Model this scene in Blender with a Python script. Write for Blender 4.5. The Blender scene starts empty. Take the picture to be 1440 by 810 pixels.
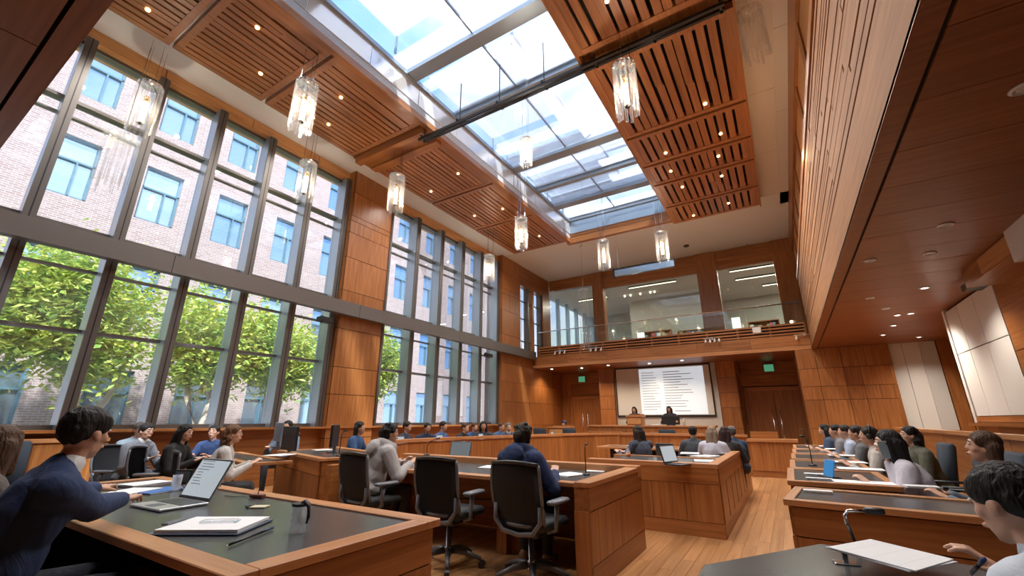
import bpy, bmesh, math, random
from mathutils import Vector, Matrix, Euler
import numpy as np
rnd = random.Random(7)
S = bpy.context.scene
C = S.collection
PI = math.pi

# ------------------------------------------------------------------ camera, world, sun, exposure
CAM_H, CAM_F = 1.3, 600.0                      # eye height (m), focal length in pixels of a 1440 px wide frame
PITCH = math.atan(186 / CAM_F); YAW = math.atan(390 / math.hypot(CAM_F, 186))
cam = bpy.data.cameras.new('camera'); cam_o = bpy.data.objects.new('camera', cam); C.objects.link(cam_o)
cam.sensor_width = 36; cam.lens = CAM_F / 1440 * 36; cam.clip_start = 0.05; cam.clip_end = 300
cam_o.location = (0, 0, CAM_H); cam_o.rotation_euler = (PI / 2 + PITCH, 0, YAW)
S.camera = cam_o
vs = S.view_settings
S.display_settings.display_device = 'sRGB'
vs.view_transform = 'Standard'; vs.look = 'None'; vs.gamma = 1; vs.use_curve_mapping = False
vs.exposure = 1.18

w = bpy.data.worlds.new('sky'); S.world = w; w.use_nodes = True
nt = w.node_tree; nt.nodes.clear()
tc = nt.nodes.new('ShaderNodeTexCoord')
nz = nt.nodes.new('ShaderNodeTexNoise'); nz.inputs['Scale'].default_value = 2.6; nz.inputs['Detail'].default_value = 6
rp = nt.nodes.new('ShaderNodeValToRGB')
rp.color_ramp.elements[0].position = .42; rp.color_ramp.elements[0].color = (.20, .42, .88, 1)
rp.color_ramp.elements[1].position = .60; rp.color_ramp.elements[1].color = (.95, .97, 1, 1)
bg = nt.nodes.new('ShaderNodeBackground'); bg.inputs['Strength'].default_value = 1.05
ow = nt.nodes.new('ShaderNodeOutputWorld')
nt.links.new(tc.outputs['Generated'], nz.inputs['Vector']); nt.links.new(nz.outputs['Fac'], rp.inputs[0])
nt.links.new(rp.outputs[0], bg.inputs[0]); nt.links.new(bg.outputs[0], ow.inputs[0])

def light(name, typ, loc, rot=(0, 0, 0), energy=100, color=(1, 1, 1), **k):
    l = bpy.data.lights.new(name, typ); l.energy = energy; l.color = color
    for a, v in k.items(): setattr(l, a, v)
    o = bpy.data.objects.new(name, l); C.objects.link(o); o.location = loc; o.rotation_euler = rot
    return o
sun_dir = Vector((-.60, .30, -.84))            # the way sunlight travels: on to the facade across the court
light('sun', 'SUN', (20, -10, 30), sun_dir.to_track_quat('-Z', 'Y').to_euler(), 5.2, (1, .97, .93), angle=math.radians(3))
def portal(name, loc, direction, sx, sy):
    o = light(name, 'AREA', loc, Vector(direction).to_track_quat('-Z', 'Y').to_euler(), 1)
    o.data.shape = 'RECTANGLE'; o.data.size = sx; o.data.size_y = sy; o.data.cycles.is_portal = True
portal('window_portal', (-9.75, 3.2, 4.4), (1, 0, 0), 6.8, 6.8)
portal('window_portal', (-9.75, 10.9, 4.4), (1, 0, 0), 6.2, 6.8)
portal('skylight_portal', (-4.1, 6.5, 8.75), (0, 0, -1), 3.9, 15.2)

# ------------------------------------------------------------------ pixel helpers (measuring only)
_fw = Vector((-math.sin(YAW) * math.cos(PITCH), math.cos(YAW) * math.cos(PITCH), math.sin(PITCH)))
_rt = Vector((math.cos(YAW), math.sin(YAW), 0)); _up = _rt.cross(_fw); _O = Vector((0, 0, CAM_H))
def ray(x, y): return _fw * CAM_F + _rt * (x - 720) - _up * (y - 405)
def hx(x, y, X): d = ray(x, y); return _O + d * (X / d.x)
def hy(x, y, Y): d = ray(x, y); return _O + d * (Y / d.y)
def hz(x, y, Z): d = ray(x, y); return _O + d * ((Z - CAM_H) / d.z)

# ------------------------------------------------------------------ materials
MATS = {}
def newmat(name):
    m = bpy.data.materials.new(name); m.use_nodes = True
    n = m.node_tree; return m, n, n.nodes['Principled BSDF']
def plain(name, col, rough=.5, metal=0, spec=.5, emit=None, es=0, alpha=1, vary=0, coat=0):
    if name in MATS: return MATS[name]
    m, n, b = newmat(name)
    b.inputs['Base Color'].default_value = (*col, 1); b.inputs['Roughness'].default_value = rough
    b.inputs['Metallic'].default_value = metal; b.inputs['Specular IOR Level'].default_value = spec
    b.inputs['Coat Weight'].default_value = coat
    if emit: b.inputs['Emission Color'].default_value = (*emit, 1); b.inputs['Emission Strength'].default_value = es
    nzz = n.nodes.new('ShaderNodeTexNoise'); nzz.inputs['Scale'].default_value = 35; nzz.inputs['Detail'].default_value = 3
    bp = n.nodes.new('ShaderNodeBump'); bp.inputs['Strength'].default_value = .04
    t = n.nodes.new('ShaderNodeTexCoord')
    n.links.new(t.outputs['Object'], nzz.inputs['Vector']); n.links.new(nzz.outputs['Fac'], bp.inputs['Height'])
    n.links.new(bp.outputs[0], b.inputs['Normal'])
    if vary:
        oi = n.nodes.new('ShaderNodeObjectInfo'); mp = n.nodes.new('ShaderNodeMapRange')
        mp.inputs[3].default_value = 1 - vary; mp.inputs[4].default_value = 1 + vary
        hs = n.nodes.new('ShaderNodeHueSaturation'); hs.inputs['Color'].default_value = (*col, 1)
        n.links.new(oi.outputs['Random'], mp.inputs[0]); n.links.new(mp.outputs[0], hs.inputs['Value'])
        n.links.new(hs.outputs[0], b.inputs['Base Color'])
    MATS[name] = m; return m
def wood(name, c1, c2, axis='z', rough=.38, vary=.14, scale=1.0, coat=.15):
    """c1..c2 grain colours, grain runs along axis, every piece a little lighter or darker"""
    if name in MATS: return MATS[name]
    m, n, b = newmat(name); L = n.links.new
    t = n.nodes.new('ShaderNodeTexCoord'); mp = n.nodes.new('ShaderNodeMapping')
    s = {'x': (.7, 16, 16), 'y': (16, .7, 16), 'z': (16, 16, .7)}[axis]
    mp.inputs['Scale'].default_value = [v * scale for v in s]
    oi = n.nodes.new('ShaderNodeObjectInfo'); ad = n.nodes.new('ShaderNodeVectorMath'); ad.operation = 'ADD'
    ml = n.nodes.new('ShaderNodeMath'); ml.operation = 'MULTIPLY'; ml.inputs[1].default_value = 37
    L(oi.outputs['Random'], ml.inputs[0]); L(t.outputs['Object'], ad.inputs[0]); L(ml.outputs[0], ad.inputs[1])
    L(ad.outputs[0], mp.inputs['Vector'])
    nz = n.nodes.new('ShaderNodeTexNoise'); nz.inputs['Scale'].default_value = 1.5; nz.inputs['Detail'].default_value = 5; nz.inputs['Roughness'].default_value = .6
    L(mp.outputs[0], nz.inputs['Vector'])
    cr = n.nodes.new('ShaderNodeValToRGB')
    cr.color_ramp.elements[0].position = .3; cr.color_ramp.elements[0].color = (*c1, 1)
    cr.color_ramp.elements[1].position = .72; cr.color_ramp.elements[1].color = (*c2, 1)
    L(nz.outputs['Fac'], cr.inputs[0])
    mr = n.nodes.new('ShaderNodeMapRange'); mr.inputs[3].default_value = 1 - vary; mr.inputs[4].default_value = 1 + vary
    hs = n.nodes.new('ShaderNodeHueSaturation')
    L(oi.outputs['Random'], mr.inputs[0]); L(mr.outputs[0], hs.inputs['Value']); L(cr.outputs[0], hs.inputs['Color'])
    L(hs.outputs[0], b.inputs['Base Color'])
    bp = n.nodes.new('ShaderNodeBump'); bp.inputs['Strength'].default_value = .05; L(nz.outputs['Fac'], bp.inputs['Height']); L(bp.outputs[0], b.inputs['Normal'])
    b.inputs['Roughness'].default_value = rough; b.inputs['Coat Weight'].default_value = coat; b.inputs['Coat Roughness'].default_value = .25
    MATS[name] = m; return m
def glass(name, tint=(1, 1, 1), refl=.08, diffuse=0, rough=0.0):
    """thin sheet glass: see-through with a mirror sheen that grows at grazing angles"""
    if name in MATS: return MATS[name]
    m = bpy.data.materials.new(name); m.use_nodes = True; n = m.node_tree; n.nodes.clear(); L = n.links.new
    o = n.nodes.new('ShaderNodeOutputMaterial'); tr = n.nodes.new('ShaderNodeBsdfTransparent'); tr.inputs[0].default_value = (*tint, 1)
    gl = n.nodes.new('ShaderNodeBsdfGlossy'); gl.inputs['Roughness'].default_value = rough
    lw = n.nodes.new('ShaderNodeLayerWeight'); lw.inputs['Blend'].default_value = .25
    mr = n.nodes.new('ShaderNodeMapRange'); mr.inputs[3].default_value = refl * .6; mr.inputs[4].default_value = min(1, refl * 6)
    L(lw.outputs['Fresnel'], mr.inputs[0])
    mx = n.nodes.new('ShaderNodeMixShader'); L(mr.outputs[0], mx.inputs[0]); L(tr.outputs[0], mx.inputs[1]); L(gl.outputs[0], mx.inputs[2])
    last = mx
    if diffuse:
        tl = n.nodes.new('ShaderNodeBsdfTranslucent'); tl.inputs[0].default_value = (.95, .97, 1, 1)
        nz = n.nodes.new('ShaderNodeTexNoise'); nz.inputs['Scale'].default_value = 1.3; nz.inputs['Detail'].default_value = 5
        m2 = n.nodes.new('ShaderNodeMapRange'); m2.inputs[1].default_value = .35; m2.inputs[2].default_value = .65
        m2.inputs[3].default_value = diffuse * .3; m2.inputs[4].default_value = min(1, diffuse * 1.7)
        L(nz.outputs['Fac'], m2.inputs[0])
        my = n.nodes.new('ShaderNodeMixShader'); L(m2.outputs[0], my.inputs[0]); L(mx.outputs[0], my.inputs[1]); L(tl.outputs[0], my.inputs[2]); last = my
    L(last.outputs[0], o.inputs[0]); MATS[name] = m; return m
def glow(name, col, strength):
    return plain(name, col, .5, emit=col, es=strength)
def printed(name, base=(.86, .87, .89), ink=(.50, .51, .54), pitch=60):
    """paper with rows of grey print running along local x"""
    if name in MATS: return MATS[name]
    m, n, b = newmat(name); L = n.links.new
    t = n.nodes.new('ShaderNodeTexCoord'); br = n.nodes.new('ShaderNodeTexBrick')
    br.inputs['Scale'].default_value = pitch; br.inputs['Color1'].default_value = (*base, 1); br.inputs['Color2'].default_value = (*base, 1)
    br.inputs['Mortar'].default_value = (*ink, 1); br.inputs['Mortar Size'].default_value = .07; br.inputs['Brick Width'].default_value = 9; br.inputs['Row Height'].default_value = .6
    L(t.outputs['Object'], br.inputs['Vector']); L(br.outputs['Color'], b.inputs['Base Color']); b.inputs['Roughness'].default_value = .7
    MATS[name] = m; return m
def brickmat(name):
    m, n, b = newmat(name); L = n.links.new
    t = n.nodes.new('ShaderNodeTexCoord'); mp = n.nodes.new('ShaderNodeMapping'); mp.inputs['Rotation'].default_value = (PI / 2, 0, PI / 2)
    br = n.nodes.new('ShaderNodeTexBrick'); br.inputs['Scale'].default_value = 1; br.inputs['Brick Width'].default_value = .23; br.inputs['Row Height'].default_value = .076
    br.inputs['Mortar Size'].default_value = .008
    br.inputs['Color1'].default_value = (.30, .205, .185, 1); br.inputs['Color2'].default_value = (.38, .285, .265, 1); br.inputs['Mortar'].default_value = (.5, .45, .42, 1)
    mpv = n.nodes.new('ShaderNodeSeparateXYZ'); cb = n.nodes.new('ShaderNodeCombineXYZ')
    L(t.outputs['Object'], mpv.inputs[0]); L(mpv.outputs['Y'], cb.inputs['X']); L(mpv.outputs['Z'], cb.inputs['Y']); L(cb.outputs[0], br.inputs['Vector'])
    L(br.outputs['Color'], b.inputs['Base Color']); b.inputs['Roughness'].default_value = .9
    MATS[name] = m; return m

CH1, CH2 = (.235, .079, .019), (.44, .176, .053)          # cherry veneer
W_Z = wood('cherry_upright', CH1, CH2, 'z'); W_X = wood('cherry_across', CH1, CH2, 'x'); W_Y = wood('cherry_along', CH1, CH2, 'y')
WL_X = wood('pale_edge_across', (.36, .15, .055), (.58, .27, .11), 'x', vary=.05); WL_Y = wood('pale_edge_along', (.36, .15, .055), (.58, .27, .11), 'y', vary=.05)
WD_Y = wood('ceiling_slat_wood', (.28, .102, .036), (.44, .185, .075), 'y', vary=.12, coat=.05)
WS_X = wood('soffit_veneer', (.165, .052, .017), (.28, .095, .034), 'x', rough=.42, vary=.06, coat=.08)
WG_Y = wood('gallery_front_wood', (.225, .090, .028), (.355, .160, .055), 'y', rough=.7, vary=.08, coat=0)
WH_Y = wood('honey_header', (.46, .21, .07), (.66, .34, .13), 'y', vary=.05)
W_FL = wood('floor_oak', (.36, .17, .065), (.58, .30, .13), 'y', rough=.3, vary=.16, coat=.3)
BLK = plain('black_gap', (.012, .010, .009), .9)
WHT = plain('white_plaster', (.76, .75, .735), .85); WPN = plain('white_wall_panel', (.72, .71, .69), .6, vary=.04)
STEEL = plain('window_steel', (.15, .138, .132), .4, .5); STEEL_LIT = plain('mullion_side_daylit', (.42, .50, .57), .3, .6); BEAM = plain('beam_bronze', (.155, .142, .135), .45, .3)  # mullion sides: the steel painted paler and bluer, as lit by daylight
TEAL = plain('teal_frame', (.10, .20, .25), .4); LEATH = plain('dark_leather', (.066, .070, .074), .24, vary=.08)
CHR = plain('chrome', (.7, .7, .72), .15, 1); BLKP = plain('black_plastic', (.018, .018, .02), .4); GRYP = plain('grey_plastic', (.10, .11, .13), .4)
PAP = plain('paper_white', (.80, .81, .83), .7); PRN = printed('printed_paper'); BRASS = plain('brass', (.8, .55, .22), .25, 1)
GLS = glass('window_glass', (.93, .97, 1), .10, diffuse=.025); GLB = glass('balustrade_glass', (.93, .97, .95), .07); SKG = glass('skylight_glass', (.90, .95, 1), .07, diffuse=.16)
GLC = glass('clear_cup', (.97, .98, .985), .09, diffuse=.16)

# ------------------------------------------------------------------ mesh helpers
def link(name, me, mat, parent=None, smooth=False):
    o = bpy.data.objects.new(name, me); C.objects.link(o)
    if mat and not me.materials: me.materials.append(mat)
    if parent is not None: o.parent = parent
    if smooth:
        me.polygons.foreach_set('use_smooth', [True] * len(me.polygons))
    return o
def bm_obj(name, bm, mat, parent=None, smooth=False):
    me = bpy.data.meshes.new(name); bm.to_mesh(me); bm.free(); return link(name, me, mat, parent, smooth)
def add_box(bm, x0, x1, y0, y1, z0, z1, bev=0, mtx=None):
    r = bmesh.ops.create_cube(bm, size=1); v = r['verts']
    bmesh.ops.scale(bm, vec=(x1 - x0, y1 - y0, z1 - z0), verts=v)
    bmesh.ops.translate(bm, vec=((x0 + x1) / 2, (y0 + y1) / 2, (z0 + z1) / 2), verts=v)
    if bev:
        es = list({e for q in v for e in q.link_edges})
        r2 = bmesh.ops.bevel(bm, geom=es, offset=bev, segments=1, affect='EDGES', profile=.5)
        v = list({q for f in r2['faces'] for q in f.verts} | {q for q in v if q.is_valid})
    if mtx is not None: bmesh.ops.transform(bm, matrix=mtx, verts=[q for q in v if q.is_valid])
def B(name, x, y, z, mat, parent=None, bev=0):
    """one box as one object"""
    if not bev:
        (a, b), (c, d), (e, f) = sorted(x), sorted(y), sorted(z)
        vs_ = [(a, c, e), (b, c, e), (b, d, e), (a, d, e), (a, c, f), (b, c, f), (b, d, f), (a, d, f)]
        me = bpy.data.meshes.new(name)
        me.from_pydata(vs_, [], [(0, 3, 2, 1), (4, 5, 6, 7), (0, 1, 5, 4), (1, 2, 6, 5), (2, 3, 7, 6), (3, 0, 4, 7)])
        return link(name, me, mat, parent)
    bm = bmesh.new(); (a, b), (c, d), (e, f) = sorted(x), sorted(y), sorted(z)
    add_box(bm, a, b, c, d, e, f, bev); return bm_obj(name, bm, mat, parent)
def add_tube(bm, pts, r, seg=8, closed_ends=True):
    """a bent round bar through pts; r a number or one per point"""
    pts = [Vector(p) for p in pts]; rs = r if hasattr(r, '__len__') else [r] * len(pts); rings = []
    for i, p in enumerate(pts):
        d = (pts[min(i + 1, len(pts) - 1)] - pts[max(i - 1, 0)]).normalized()
        u = d.orthogonal() if abs(d.z) > .95 else d.cross(Vector((0, 0, 1)))
        if abs(d.z) > .95: u = Vector((1, 0, 0)) - d * d.x
        u.normalize(); v = d.cross(u)
        rings.append([bm.verts.new(p + (u * math.cos(2 * PI * k / seg) + v * math.sin(2 * PI * k / seg)) * rs[i]) for k in range(seg)])
    for a, b in zip(rings[:-1], rings[1:]):
        for k in range(seg): bm.faces.new((a[k], a[(k + 1) % seg], b[(k + 1) % seg], b[k]))
    if closed_ends: bm.faces.new(rings[0][::-1]); bm.faces.new(rings[-1])
def TUBE(name, pts, r, mat, parent=None, seg=8, smooth=True):
    bm = bmesh.new(); add_tube(bm, pts, r, seg); bmesh.ops.recalc_face_normals(bm, faces=bm.faces); return bm_obj(name, bm, mat, parent, smooth)
def PRISM(name, poly, z0, z1, mat, parent=None, bev=0):
    """upright prism over a plan polygon"""
    bm = bmesh.new(); a = [bm.verts.new((p[0], p[1], z0)) for p in poly]; b = [bm.verts.new((p[0], p[1], z1)) for p in poly]
    n = len(poly); bm.faces.new(a[::-1]); bm.faces.new(b)
    for i in range(n): bm.faces.new((a[i], a[(i + 1) % n], b[(i + 1) % n], b[i]))
    bmesh.ops.recalc_face_normals(bm, faces=bm.faces)
    if bev: bmesh.ops.bevel(bm, geom=list(bm.edges), offset=bev, segments=1, affect='EDGES', profile=.5)
    return bm_obj(name, bm, mat, parent)
def LATHE(name, prof, mat, parent=None, seg=16, loc=(0, 0, 0)):
    bm = bmesh.new(); rings = []
    for r, z in prof:
        rings.append([bm.verts.new((loc[0] + r * math.cos(2 * PI * k / seg), loc[1] + r * math.sin(2 * PI * k / seg), loc[2] + z)) for k in range(seg)])
    for a, b in zip(rings[:-1], rings[1:]):
        for k in range(seg): bm.faces.new((a[k], a[(k + 1) % seg], b[(k + 1) % seg], b[k]))
    bm.faces.new(rings[0][::-1]); bm.faces.new(rings[-1]); bmesh.ops.recalc_face_normals(bm, faces=bm.faces)
    return bm_obj(name, bm, mat, parent, True)
def tag(o, label, cat, group=None, kind=None):
    o['label'] = label; o['category'] = cat
    if group: o['group'] = group
    if kind: o['kind'] = kind
    return o
def struct(o, label=None):
    o['kind'] = 'structure'
    if label: o['label'] = label
    return o
def thing(name, label, cat, loc=(0, 0, 0), rz=0, group=None):
    o = bpy.data.objects.new(name, None); C.objects.link(o); o.empty_display_size = .1
    o.location = loc; o.rotation_euler = (0, 0, rz); return tag(o, label, cat, group)
def rebase(t, loc):
    """children were modelled in world coordinates: bring the empty to the thing's base"""
    loc = Vector(loc); t.location = loc
    for ch in KIDS(t): ch.location = Vector(ch.location) - loc
def KIDS(o): return [c for c in bpy.data.objects if c.parent == o]
def tree_copy(o, loc=None, rz=None, label=None, parent=None, kids=None):
    c = o.copy(); C.objects.link(c); c.parent = parent
    if loc is not None: c.location = loc
    if rz is not None: c.rotation_euler = (0, 0, rz)
    if label: c['label'] = label
    for ch in o.children: tree_copy(ch, parent=c)
    return c
def panels(parent, plane, at, us, vs_, mat, th=.025, gap=.012, name='panel', skip=None):
    """wall panels proud of a wall, one object each. plane 'x': wall at X=at facing sign(th), u=Y ; plane 'y': wall at Y=at, u=X; v=Z"""
    out = []
    for i in range(len(us) - 1):
        for j in range(len(vs_) - 1):
            if skip and skip(i, j): continue
            u0, u1, v0, v1 = us[i] + gap / 2, us[i + 1] - gap / 2, vs_[j] + gap / 2, vs_[j + 1] - gap / 2
            t = th * (1 + .15 * rnd.uniform(-1, 1))
            if plane == 'x': o = B(name, (at, at + t), (u0, u1), (v0, v1), mat, parent)
            else: o = B(name, (u0, u1), (at, at + t), (v0, v1), mat, parent)
            out.append(o)
    return out
def lin(a, b, n): return [a + (b - a) * i / n for i in range(n + 1)]

# ================================================================== THE ROOM
XL, ZC, YB, YF, ZS = -9.6, 7.95, 18.3, 16.5, 3.47        # glass line, ceiling, upper back wall, balcony front, soffit
# ---- floor
floor = struct(B('floor', (-9.9, 6.5), (-6, 20.2), (-.2, -.006), W_FL))
xs = lin(-5.05, .45, 46); n_pl = 0
for i in range(46):
    y = 2.2 - rnd.uniform(0, 1.6)
    while y < 12.9:
        ln = rnd.uniform(1.7, 2.4); y1 = min(y + ln, 13.2)
        if n_pl < 296 and not (xs[i] < -2.0 and y1 < 2.4) and not (y > 8.6 and xs[i] < -.95):
            B('plank', (xs[i] + .0015, xs[i + 1] - .0015), (y + .0015, y1 - .0015), (-.0055, 0), W_FL, floor); n_pl += 1
        y = y1
rest = bmesh.new()
for (a, b, c, d) in ((-9.9, -5.05, -6, 20.2), (.45, 6.5, -6, 20.2), (-5.05, .45, 13.2, 20.2), (-5.05, .45, -6, .5), (-5.05, -.95, 9.6, 13.2), (-5.05, -2.0, .5, 1.4)):
    add_box(rest, a, b, c, d, -.0055, -.0005)
rest = bm_obj('plank_field', rest, W_FL, floor); rest['kind'] = 'stuff'

# ---- left wall: two glazed bays between timber-clad piers
wall_l = struct(B('wall_left', (-9.95, -9.35), (-6, 19.6), (0, 1.12), W_Y), 'low timber wall below the tall windows')
B('sill', (-9.75, -9.1), (-1.2, 13.98), (1.12, 1.16), W_Y, wall_l)
B('wall_end', (-9.95, -9.45), (-6, -1.2), (1.12, 8.6), W_Z, wall_l)
header = struct(B('trim_1', (-9.9, -9.42), (-1.2, 14.0), (7.68, 8.3), WH_Y), 'honey coloured timber header above the windows')
for y0 in lin(-1.2, 14, 9)[:-1]: B('panel', (-9.42, -9.40), (y0 + .01, y0 + 1.68), (7.70, 7.94), WH_Y, header)
def bay(name, ys, label):
    y0, y1 = ys[0], ys[-1]
    wn = struct(B(name, (-9.72, -9.52), (y0, y1), (7.62, 7.68), STEEL), label)
    B('bottom_rail', (-9.72, -9.5), (y0, y1), (1.16, 1.23), STEEL, wn)
    for i, y in enumerate(ys):
        m = B('mullion', (-9.66, -9.30), (y - .068, y + .068), (1.16, 7.68), STEEL_LIT, wn)
        B('mullion_face', (-9.30, -9.265), (y - .076, y + .076), (1.16, 7.66), STEEL, m)
        B('mullion_seam', (-9.266, -9.262), (y - .008, y + .008), (1.16, 7.66), BLKP, m)
    for i in range(len(ys) - 1):
        a, b = ys[i] + .068, ys[i + 1] - .068
        for zt, t in ((2.67, .05), (3.68, .04), (4.34, .05), (6.50, .06), (6.24, .03)):
            B('transom', (-9.68, -9.50 if t > .04 else -9.58), (a, b), (zt - t / 2, zt + t / 2), STEEL, wn)
        for z0, z1 in ((1.23, 2.645), (2.695, 3.66), (3.70, 4.315), (4.365, 6.225), (6.255, 6.47), (6.53, 7.62)):
            B('pane', (-9.606, -9.594), (a, b), (z0, z1), GLS, wn)
    return wn
bay('window_1', [-1.1, .02, 1.1, 2.17, 3.24, 4.32, 5.4, 6.45], 'tall steel framed window wall nearest the camera')
bay('window_2', [8.05, 9.22, 10.39, 11.56, 12.73, 13.9], 'tall steel framed window wall between the two timber piers')
# bronze beam that runs past the piers
beam = struct(thing('trim_2', 'long bronze metal beam crossing the windows at mid height', 'beam')); del beam['category']
for a, b in ((-1.2, 2.9), (2.91, 7.0), (7.01, 11.1), (11.11, 16.44)):
    B('beam_casing', (-9.14, -8.96), (a, b), (3.82, 4.15), BEAM, beam)
def pier(name, y0, y1, label, zs):
    p = struct(B(name, (-9.9, -9.19), (y0 + .02, y1 - .02), (0, 8.3), BLK), label)
    for j in range(len(zs) - 1):
        za, zb = zs[j] + .007, zs[j + 1] - .007
        B('panel', (-9.19, -9.165), (y0, y1), (za, zb), W_Z, p)
        B('side_panel', (-9.9, -9.165), (y0 - .005, y0 + .02), (za, zb), W_Z, p)
        B('side_panel', (-9.9, -9.165), (y1 - .02, y1 + .005), (za, zb), W_Z, p)
    return p
pier('wall_pier_1', 6.55, 7.95, 'timber clad pier between the two window walls', [0, .9, 1.9, 2.55, 3.5, 4.5, 5.4, 6.1, 6.45, 6.6, 7.3, 7.95])
pier('wall_pier_2', 14.0, 15.4, 'timber clad pier beside the gallery corner', [3.9, 4.6, 5.6, 6.3, 6.5, 7.2, 7.95])
# corner window above the low wood wall
w3 = struct(B('window_3', (-9.5, -9.2), (15.42, 18.3), (7.05, 8.3), W_Y), 'small steel window in the gallery corner with timber above')
for y in (15.5, 16.3, 16.75, 17.5): B('mullion', (-9.46, -9.24), (y - .06, y + .06), (3.9, 7.05), STEEL if y != 16.75 else W_Z, w3)
for z in (4.6, 5.6, 6.4): B('transom', (-9.42, -9.36), (15.5, 17.5), (z - .02, z + .02), STEEL, w3)
B('pane', (-9.40, -9.39), (15.5, 17.5), (3.9, 7.05), GLS, w3)
B('jamb', (-9.5, -9.17), (17.55, 18.35), (3.9, 7.05), W_Z, w3)
# low timber wall in the corner
wl2 = struct(B('wall_left_corner', (-9.95, -9.2), (14.0, 19.7), (0, 3.9), BLK), 'timber panelled wall under the corner window')
panels(wl2, 'x', -9.2, lin(14.0, 19.5, 5), [0, 1.1, 2.0, 2.75, 3.47, 3.9], W_Z)
B('corner_jamb', (-9.9, -9.16), (13.97, 14.0), (0, 3.9), W_Z, wl2)

# ---- ceiling with the skylight shaft
SK = (-6.05, -2.28, -1.2, 13.95)                         # skylight opening x0 x1 y0 y1
cb = bmesh.new()
add_box(cb, -10, SK[0], -6, 20.5, ZC, 8.6); add_box(cb, SK[1], 1.4, -6, 20.5, ZC, 8.6)
add_box(cb, SK[0], SK[1], SK[3], 20.5, ZC, 8.6); add_box(cb, SK[0], SK[1], -6, SK[2], ZC, 8.6); add_box(cb, 1.4, 6.6, -6, 20.5, ZC, 8.6)
ceiling = struct(bm_obj('ceiling', cb, WHT), 'off-white plaster ceiling around the skylight')
for i, (x0, x1) in enumerate(((-9.1, -6.1), (-6.1, -2.9), (-2.9, .3), (.3, 1.1))):
    B('ceiling_board', (x0 + .006, x1 - .006), (14.15, 18.28), (ZC - .012, ZC), WHT, ceiling)
for y0 in lin(-1, 14.1, 6)[:-1]:
    B('ceiling_board', (.30, .82), (y0 + .006, y0 + 2.51), (ZC - .012, ZC), WHT, ceiling)
    B('ceiling_board', (.835, 1.12), (y0 + .9, y0 + 3.4), (ZC - .012, ZC), WHT, ceiling)
trim3 = struct(thing('trim_3', 'timber lining around the foot of the skylight shaft', 'x')); del trim3['category']
B('lining', (SK[0] - .13, SK[0]), (SK[2], SK[3]), (7.80, 8.12), W_Y, trim3)
B('lining', (SK[1], SK[1] + .06), (SK[2], SK[3]), (7.60, 8.12), W_Y, trim3)
B('lining', (SK[0] - .13, .27), (SK[3], SK[3] + .16), (7.74, 8.12), W_X, trim3)
FOIL = plain('bright_shaft_metal', (.80, .74, .68), .22, .55, vary=.08)
shaft = struct(thing('trim_4', 'bright metal sides of the skylight shaft', 'x')); del shaft['category']
for a, b in zip(lin(SK[2], SK[3], 11)[:-1], lin(SK[2], SK[3], 11)[1:]):
    t = rnd.uniform(-.012, .012)
    PRISM('panel', [(SK[0], a + .006), (SK[0] + .02 + t, a + .006), (SK[0] + .02 - t, b - .006), (SK[0], b - .006)], 8.12, 8.62, FOIL, shaft)
    B('panel', (SK[1] - .02, SK[1]), (a + .006, b - .006), (8.12, 8.62), FOIL, shaft)
B('panel', (SK[0], SK[1]), (SK[3] - .02, SK[3]), (8.12, 8.62), plain('shaft_end', (.35, .45, .55), .3, .4), shaft)
sky_l = struct(thing('window_4', 'glazed skylight of grey steel bars over the chamber', 'x')); del sky_l['category']
STB = plain('skylight_steel', (.33, .38, .43), .4, .5)
bars = [-1.2, 1.2, 3.1, 5.38, 7.05, 9.78, 11.3, 12.65, 13.95]
for i, y in enumerate(bars):
    h = .34 if y in (5.38, 9.78, 12.65) else .14; hw_ = .15 if h > .3 else .08
    B('rafter', (SK[0] - .05, SK[1] + .05), (y - hw_, y + hw_), (8.62, 8.62 + h), STB, sky_l)
    B('rafter_cap', (SK[0] - .05, SK[1] + .05), (y - hw_ - .08, y + hw_ + .08), (8.62 + h, 8.66 + h), STB, sky_l)
for x in (SK[0] + .03, SK[1] - .03): B('edge_bar', (x - .05, x + .05), (SK[2], SK[3]), (8.60, 8.70), STB, sky_l)
for a, b in zip(bars[:-1], bars[1:]):
    B('pane', (SK[0], SK[1]), (a + .09, b - .09), (8.72, 8.735), SKG, sky_l)
    B('glazing_bar', (-4.2, -4.17), (a + .09, b - .09), (8.70, 8.76), STB, sky_l)
# blades added above the glass to imitate pale bands of reflection
BAND_P = plain('reflection_band_pale', (.62, .68, .75), .5, .2)
roofb = thing('reflection_bands', 'added pale blades imitating reflected bands above the far end of the skylight', 'banding')
for k in range(5): PRISM('blade', [(-6.3, 10.2 + k * .85), (-2.0, 10.2 + k * .85), (-2.0, 10.55 + k * .85), (-6.3, 10.55 + k * .85)], 9.3 + .05 * k, 9.36 + .05 * k, BAND_P, roofb)
for x in (-6.3, -2.0): B('post', (x - .03, x + .03), (10.2, 10.26), (8.6, 9.35), STB, roofb); B('rail', (x - .03, x + .03), (10.2, 14.0), (9.24, 9.3), STB, roofb); B('post', (x - .03, x + .03), (13.9, 13.96), (8.6, 9.5), STB, roofb)
rebase(roofb, (-4.1, 12, 8.6))
PATCHW = plain('white_patch_sheet', (.85, .87, .9), .8); _n = PATCHW.node_tree; _t = _n.nodes.new('ShaderNodeBsdfTranslucent'); _t.inputs[0].default_value = (.85, .88, .92, 1); _m = _n.nodes.new('ShaderNodeMixShader'); _m.inputs[0].default_value = .6
_n.links.new(_n.nodes['Principled BSDF'].outputs[0], _m.inputs[1]); _n.links.new(_t.outputs[0], _m.inputs[2]); _n.links.new(_m.outputs[0], _n.nodes['Material Output'].inputs[0])
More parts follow.
